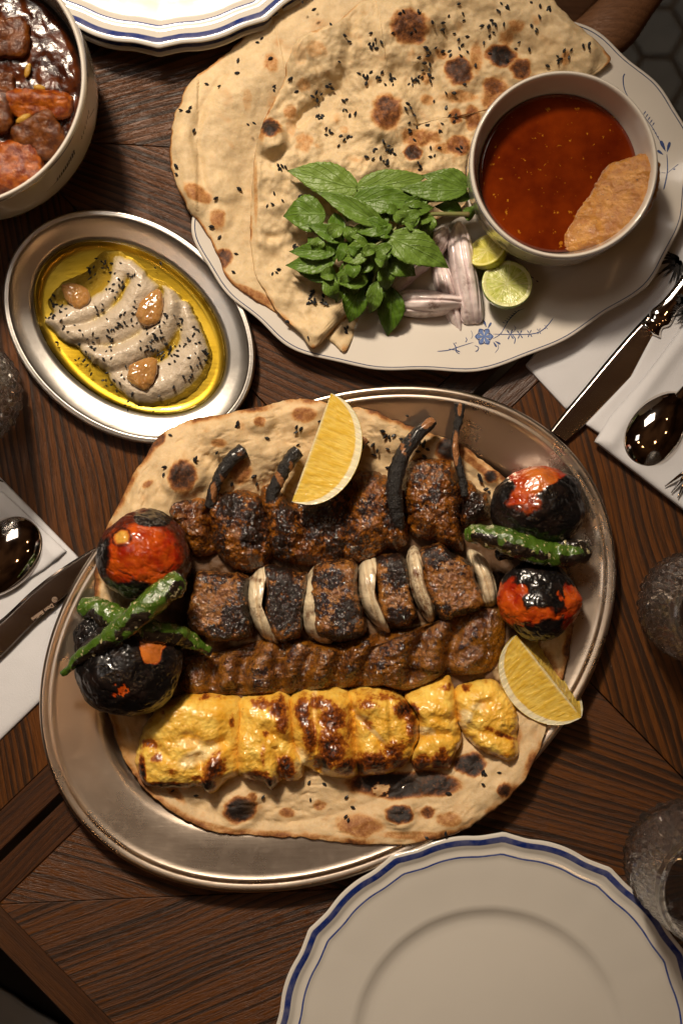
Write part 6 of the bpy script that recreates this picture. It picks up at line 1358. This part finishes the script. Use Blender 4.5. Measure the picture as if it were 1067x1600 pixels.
def emb(parent, cx, cy, z, R0, R1, a0, a1, n, wd, seed, name='embroidered_palm'):
    rs = np.random.RandomState(seed); parts = []; c = W(cx, cy, z)[:2]
    zf = lambda X, Y: z + 0 * X
    for k in range(n):
        a = math.radians(a0 + (a1 - a0) * k / max(1, n - 1)) + rs.normal() * .03; r = R1 * rs.uniform(.82, 1.05)
        bend = rs.uniform(-.25, .25)
        p = [c + R0 * np.array([math.cos(a), math.sin(a)]), c + r * .55 * np.array([math.cos(a + bend * .3), math.sin(a + bend * .3)]), c + r * np.array([math.cos(a + bend), math.sin(a + bend)])]
        parts.append(stroke(p, wd, wd * .45, zf, .8, 8))
    V, F = join(parts); put(name, V, F, m_emb, parent, kind='stuff')
emb(nr_, 1062, 405, 8, 4, 44, 150, 285, 26, 2.4, 1); emb(nr_, 1062, 405, 8.2, 2, 24, 140, 290, 16, 3.4, 5)
emb(n2, 1072, 488, 26, 2, 24, 150, 260, 12, 2.4, 2); emb(n2, 1070, 470, 26, 0, 15, 120, 250, 10, 4.4, 3)

# ------------------------------------------------------------------ cutlery
def blade(name, spine, edge, z, th, mat, parent):
    """flat blade between two photo-space edge lines running from handle to tip"""
    n = 60; a = spline(Wp(spine, z), n, False); b = spline(Wp(edge, z), n, False)
    V = []; prof = [(0, th), (.15, th * 1.0), (.55, th * .8), (.92, th * .18), (1.0, .05), (.92, -.2), (.5, -.3), (.1, -.3)]
    for f, h in prof: V.append(np.c_[a + (b - a) * f, np.full(n, z + h)])
    m = len(prof); V = np.stack(V, 1).reshape(-1, 3)
    F = grid_faces(n, m, True)
    Vc = np.concatenate([V, [V[:m].mean(0)], [V[-m:].mean(0)]])
    return put(name, Vc, [F, fan(n * m, np.arange(m), True), fan(n * m + 1, (n - 1) * m + np.arange(m))], mat, parent)
k1 = thing('table_knife', W(40, 980, 14), 'table knife with engraved blade on the napkin, tip under the platter', 'knife', 'table knives')
blade('blade', [(-160, 1092), (-60, 1012), (0, 970), (52, 922), (95, 889), (147, 857), (176, 846)], [(-160, 1160), (-60, 1082), (0, 1028), (52, 976), (106, 930), (150, 884), (180, 850)], 14, 3.2, knife_steel, k1)
V, F, u, v = tube([W(-158, 1126, 17), W(-220, 1180, 20), W(-330, 1280, 22), W(-420, 1360, 18)], [16, 15, 22, 16], 16, samples=40, flat=.5); put('handle', V, F, polished, k1)
k2 = thing('table_knife', W(940, 610, 10), 'table knife slipping under the thick napkin beside the floral platter', 'knife', 'table knives')
blade('blade', [(1012, 490), (984, 520), (948, 562), (913, 605), (880, 645), (858, 674)], [(1030, 545), (1005, 570), (975, 606), (947, 632), (915, 664), (884, 690)], 8, 3.0, knife_steel, k2)
V, F, u, v = tube([W(1016, 516, 13), W(1024, 506, 14), W(1032, 496, 14), (W(1050, 474, 15)), (W(1100, 412, 17)), (W(1190, 300, 17))], [20, 13, 19, 15, 17, 20], 20, samples=70, flat=.45); put('handle', V, F, polished, k2)
# engraved lettering on the blade: Don Bellini
def lettering(txt, px0, px1, size, z, mat, parent):
    cu = bpy.data.curves.new('lettering', 'FONT'); cu.body = txt; cu.size = size * U; cu.extrude = 0.02 * U; cu.align_x = 'CENTER'; cu.align_y = 'CENTER'
    ob = bpy.data.objects.new('tmp', cu); COL.objects.link(ob); dg = bpy.context.evaluated_depsgraph_get()
    me = bpy.data.meshes.new_from_object(ob.evaluated_get(dg)); bpy.data.objects.remove(ob); me.materials.clear(); me.materials.append(mat)
    o = bpy.data.objects.new('engraved_lettering', me); COL.objects.link(o); o.parent = parent
    a = W(*px0, z); b = W(*px1, z); m = (a + b) / 2; o.location = Vector(m * U) - world_loc(parent); o.rotation_euler.z = math.atan2(b[1] - a[1], b[0] - a[0]); return o
t = NT('etched_steel'); t.set(color=(0.55, 0.40, 0.30), rough=.7, metal=.4); m_etch = t.m
lettering('Don Bellini', (82, 946), (52, 967), 9.0, 17.3, m_etch, k1)
eng = []; cc_ = W(86, 937, 17.0)[:2]
for r_ in (3.8, 1.6):
    a = np.linspace(0, 2 * math.pi, 16); eng.append(stroke([cc_ + r_ * np.array([math.cos(x), math.sin(x)]) for x in a], .7, .7, lambda X, Y: 17.25 + 0 * X, .05, 30))
V, F = join(eng); put('engraved_emblem', V, F, m_etch, k1, kind='stuff')

def spoon(label, c_img, z, L, Wd, ang, handle, seed, convex=True):
    """spoon lying face down: domed bowl and a tapering handle"""
    c = W(c_img[0], c_img[1], z + 14); e_ = thing('table_spoon', (c[0], c[1], z), label, 'spoon', 'table spoons')
    nr__, nt__ = 40, 90; th = np.linspace(0, 2 * math.pi, nt__, endpoint=False); q = np.sin(np.linspace(0, 1, nr__ + 1)[1:] * math.pi / 2)
    Tg, Q = np.meshgrid(th, q, indexing='xy'); ux = np.cos(Tg); uy = np.sin(Tg)
    X = Q * L / 2 * ux; Y = Q * Wd / 2 * uy * (1 - .14 * ux)
    Z = 22 * np.clip(1 - Q ** 2.2, 0, 1) ** .8 + 1.5
    Vt = np.concatenate([[[0, 0, 23.5]], np.stack([X, Y, Z], -1).reshape(-1, 3)]); Vb = Vt.copy(); Vb[:, 2] -= 1.8; Vb[:, :2] *= .985
    Ft = [fan(0, np.arange(1, 1 + nt__)), grid_faces(nr__, nt__, True, 1)[:, ::-1].copy()]; nb = len(Vt)
    Fb = [fan(nb, nb + np.arange(1, 1 + nt__), True), grid_faces(nr__, nt__, True, 1 + nb)]
    lo = 1 + (nr__ - 1) * nt__ + np.arange(nt__); rim = np.stack([lo, lo + nb, np.roll(lo, -1) + nb, np.roll(lo, -1)], -1)
    V = np.concatenate([Vt, Vb]) @ rotz(ang).T + np.array([c[0], c[1], z]); put('spoon_bowl', V, Ft + Fb + [rim], polished, e_)
    d = np.array([math.cos(ang), math.sin(ang), 0]); s = np.array([c[0], c[1], z])
    V, F, u, v = tube([s + d * (L * .44) + [0, 0, 5], s + d * (L * .56) + [0, 0, 9], s + d * (L * .75) + [0, 0, 16], s + d * (L * 1.3) + [0, 0, 16], s + d * (L * 2.4) + [0, 0, 8]], [9, 6.5, 6, 9, 14], 14, samples=60, flat=.5); put('handle', V, F, polished, e_)
    return e_
spoon('spoon lying face down on the thick napkin, nearest the fork', (1030, 668), 24, 128, 88, math.radians(56), None, 1)
spoon('dark reflecting spoon face down on the napkin above the engraved knife', (4, 872), 13, 142, 96, math.radians(232), None, 2)
def fork(label, tips, root, z, lift=0):
    c = W(*root, z); e_ = thing('table_fork', (c[0], c[1], z), label, 'fork', 'table forks')
    R0 = np.array(W(*root, z + 8)); T0 = [np.array(W(*p, z + 3)) for p in tips]; d = R0 - np.mean(T0, 0); d[2] = 0; d /= np.linalg.norm(d); s = np.array([-d[1], d[0], 0]); m = len(tips)
    for i, tp in enumerate(T0):
        k = (i - (m - 1) / 2); r = R0 + s * k * 8.5
        V, F, u, v = tube([tp, tp + (r - tp) * .35 + [0, 0, 5], tp + (r - tp) * .75 + [0, 0, 6], r + [0, 0, 1]], [.8, 2.6, 3.4, 4.2], 10, samples=24, flat=.6); put('tine', V, F, polished, e_)
    V, F, u, v = tube([R0 - d * 6, R0 + d * 8, R0 + d * 22, R0 + d * 44, R0 + d * 120 + [0, 0, 6], R0 + d * 260], [12, 17, 16, 6, 7, 13], 18, samples=60, flat=.28); put('handle', V, F, polished, e_)
fork('fork with tines on the thick napkin below the spoon', [(1038, 760), (1048, 770), (1058, 778), (1069, 786)], (1090, 705), 25)
fork('fork whose tine tip shows on the napkin above the dark spoon', [(6, 753), (-3, 762), (-12, 771), (-21, 780)], (-60, 735), 13)

# ------------------------------------------------------------------ cut crystal tumblers
t = NT('crystal_glass'); t.set(color=(0.99, 0.985, 0.98), rough=0.0, trans=1.0, ior=1.52, spec=.5)
tt_ = t.n.new('ShaderNodeBsdfTransparent'); df_ = t.n.new('ShaderNodeBsdfDiffuse'); df_.inputs[0].default_value = (0.85, 0.84, 0.82, 1)
m1_ = t.n.new('ShaderNodeMixShader'); m1_.inputs[0].default_value = .20; t.l.new(t.b.outputs[0], m1_.inputs[1]); t.l.new(tt_.outputs[0], m1_.inputs[2])
m2_ = t.n.new('ShaderNodeMixShader'); m2_.inputs[0].default_value = .008; t.l.new(m1_.outputs[0], m2_.inputs[1]); t.l.new(df_.outputs[0], m2_.inputs[2]); t.l.new(m2_.outputs[0], t.n['Material Output'].inputs[0]); m_glass = t.m
def tumbler(px, py, label, rot, Rb=84, Hh=250, seed=0):
    c = W(px, py, 0)[:2]; nt_ = 288; th = np.linspace(0, 2 * math.pi, nt_, endpoint=False)
    def R_out(z):
        f = z / Hh; return Rb * (np.interp(f, [0, .02, .07, .18, .45, .8, 1], [.80, .90, .98, 1.02, 1.0, .94, .885]))
    rowsz = list(np.concatenate([np.linspace(0.2, Hh * .93, 150), np.linspace(Hh * .94, Hh, 10)]))
    V = []; prof = []
    Rin = lambda z: R_out(z) - 9 - 3 * (1 - z / Hh)
    inner = [(0.05, 36), (Rb * .5, 34), (Rb * .75, 36), (Rin(44) * .96, 46), (Rin(60), 62)] + [(Rin(z), z) for z in np.linspace(80, Hh - 3, 12)] + [(R_out(Hh) - 6, Hh + 0.5), (R_out(Hh) - 3.5, Hh + 2.2)]
    for r, z in inner: V.append(np.stack([c[0] + r * np.cos(th), c[1] + r * np.sin(th), z + 0 * th], -1))
    V.append(np.stack([c[0] + (R_out(Hh) - .6) * np.cos(th), c[1] + (R_out(Hh) - .6) * np.sin(th), Hh + .8 + 0 * th], -1))
    for z in rowsz[::-1]:
        r = R_out(z) + 0 * th; n1 = 36; per = 2 * math.pi * Rb / n1
        if z < Hh * .92:
            # large pointed facets low down, small diamonds above
            if z < Hh * .40:
                k = 18; a = th * k / (2 * math.pi) + rot; v = z / (2 * math.pi * Rb / k) * .9
                cut = np.abs(((a + v) % 1) - .5) + np.abs(((a - v) % 1) - .5); r = r - np.clip(cut - .2, 0, 1) * 13
            else:
                k = 26; a = th * k / (2 * math.pi) + rot; v = z / (2 * math.pi * Rb / k) * .6
                cut = np.minimum(np.abs(((a + v) % 1) - .5), np.abs(((a - v) % 1) - .5)) * 2; r = r + np.minimum(cut, .8) * 7 - 5.4
        V.append(np.stack([c[0] + r * np.cos(th), c[1] + r * np.sin(th), z + 0 * th], -1))
    k = 16; star = 3.0 * np.abs(((th * k / (2 * math.pi)) % 1) - .5) * 2
    for f in (.86, .6, .3, .05): V.append(np.stack([c[0] + Rb * .8 * f * np.cos(th), c[1] + Rb * .8 * f * np.sin(th), 1.0 + star * min(1, (1 - f) * 4) * f + 0 * th], -1))
    m = len(V); V = np.concatenate(V); c0 = V[:nt_].mean(0); c1 = V[-nt_:].mean(0); V = np.concatenate([V, [c0, c1]])
    F = [grid_faces(m, nt_, True)[:, ::-1].copy(), fan(m * nt_, np.arange(nt_)), fan(m * nt_ + 1, (m - 1) * nt_ + np.arange(nt_), True)]
    put('cut_glass_tumbler', V, F, m_glass, smooth=False, label=label, cat='tumbler', group='cut crystal tumblers')
tumbler(1072, 944, 'cut crystal tumbler standing beside the grill platter edge', .1)
tumbler(1058, 1334, 'cut crystal tumbler nearest the clean dinner plate', .37, Rb=92)
tumbler(-40, 618, 'cut crystal tumbler beside the hummus dish and napkin', .7)
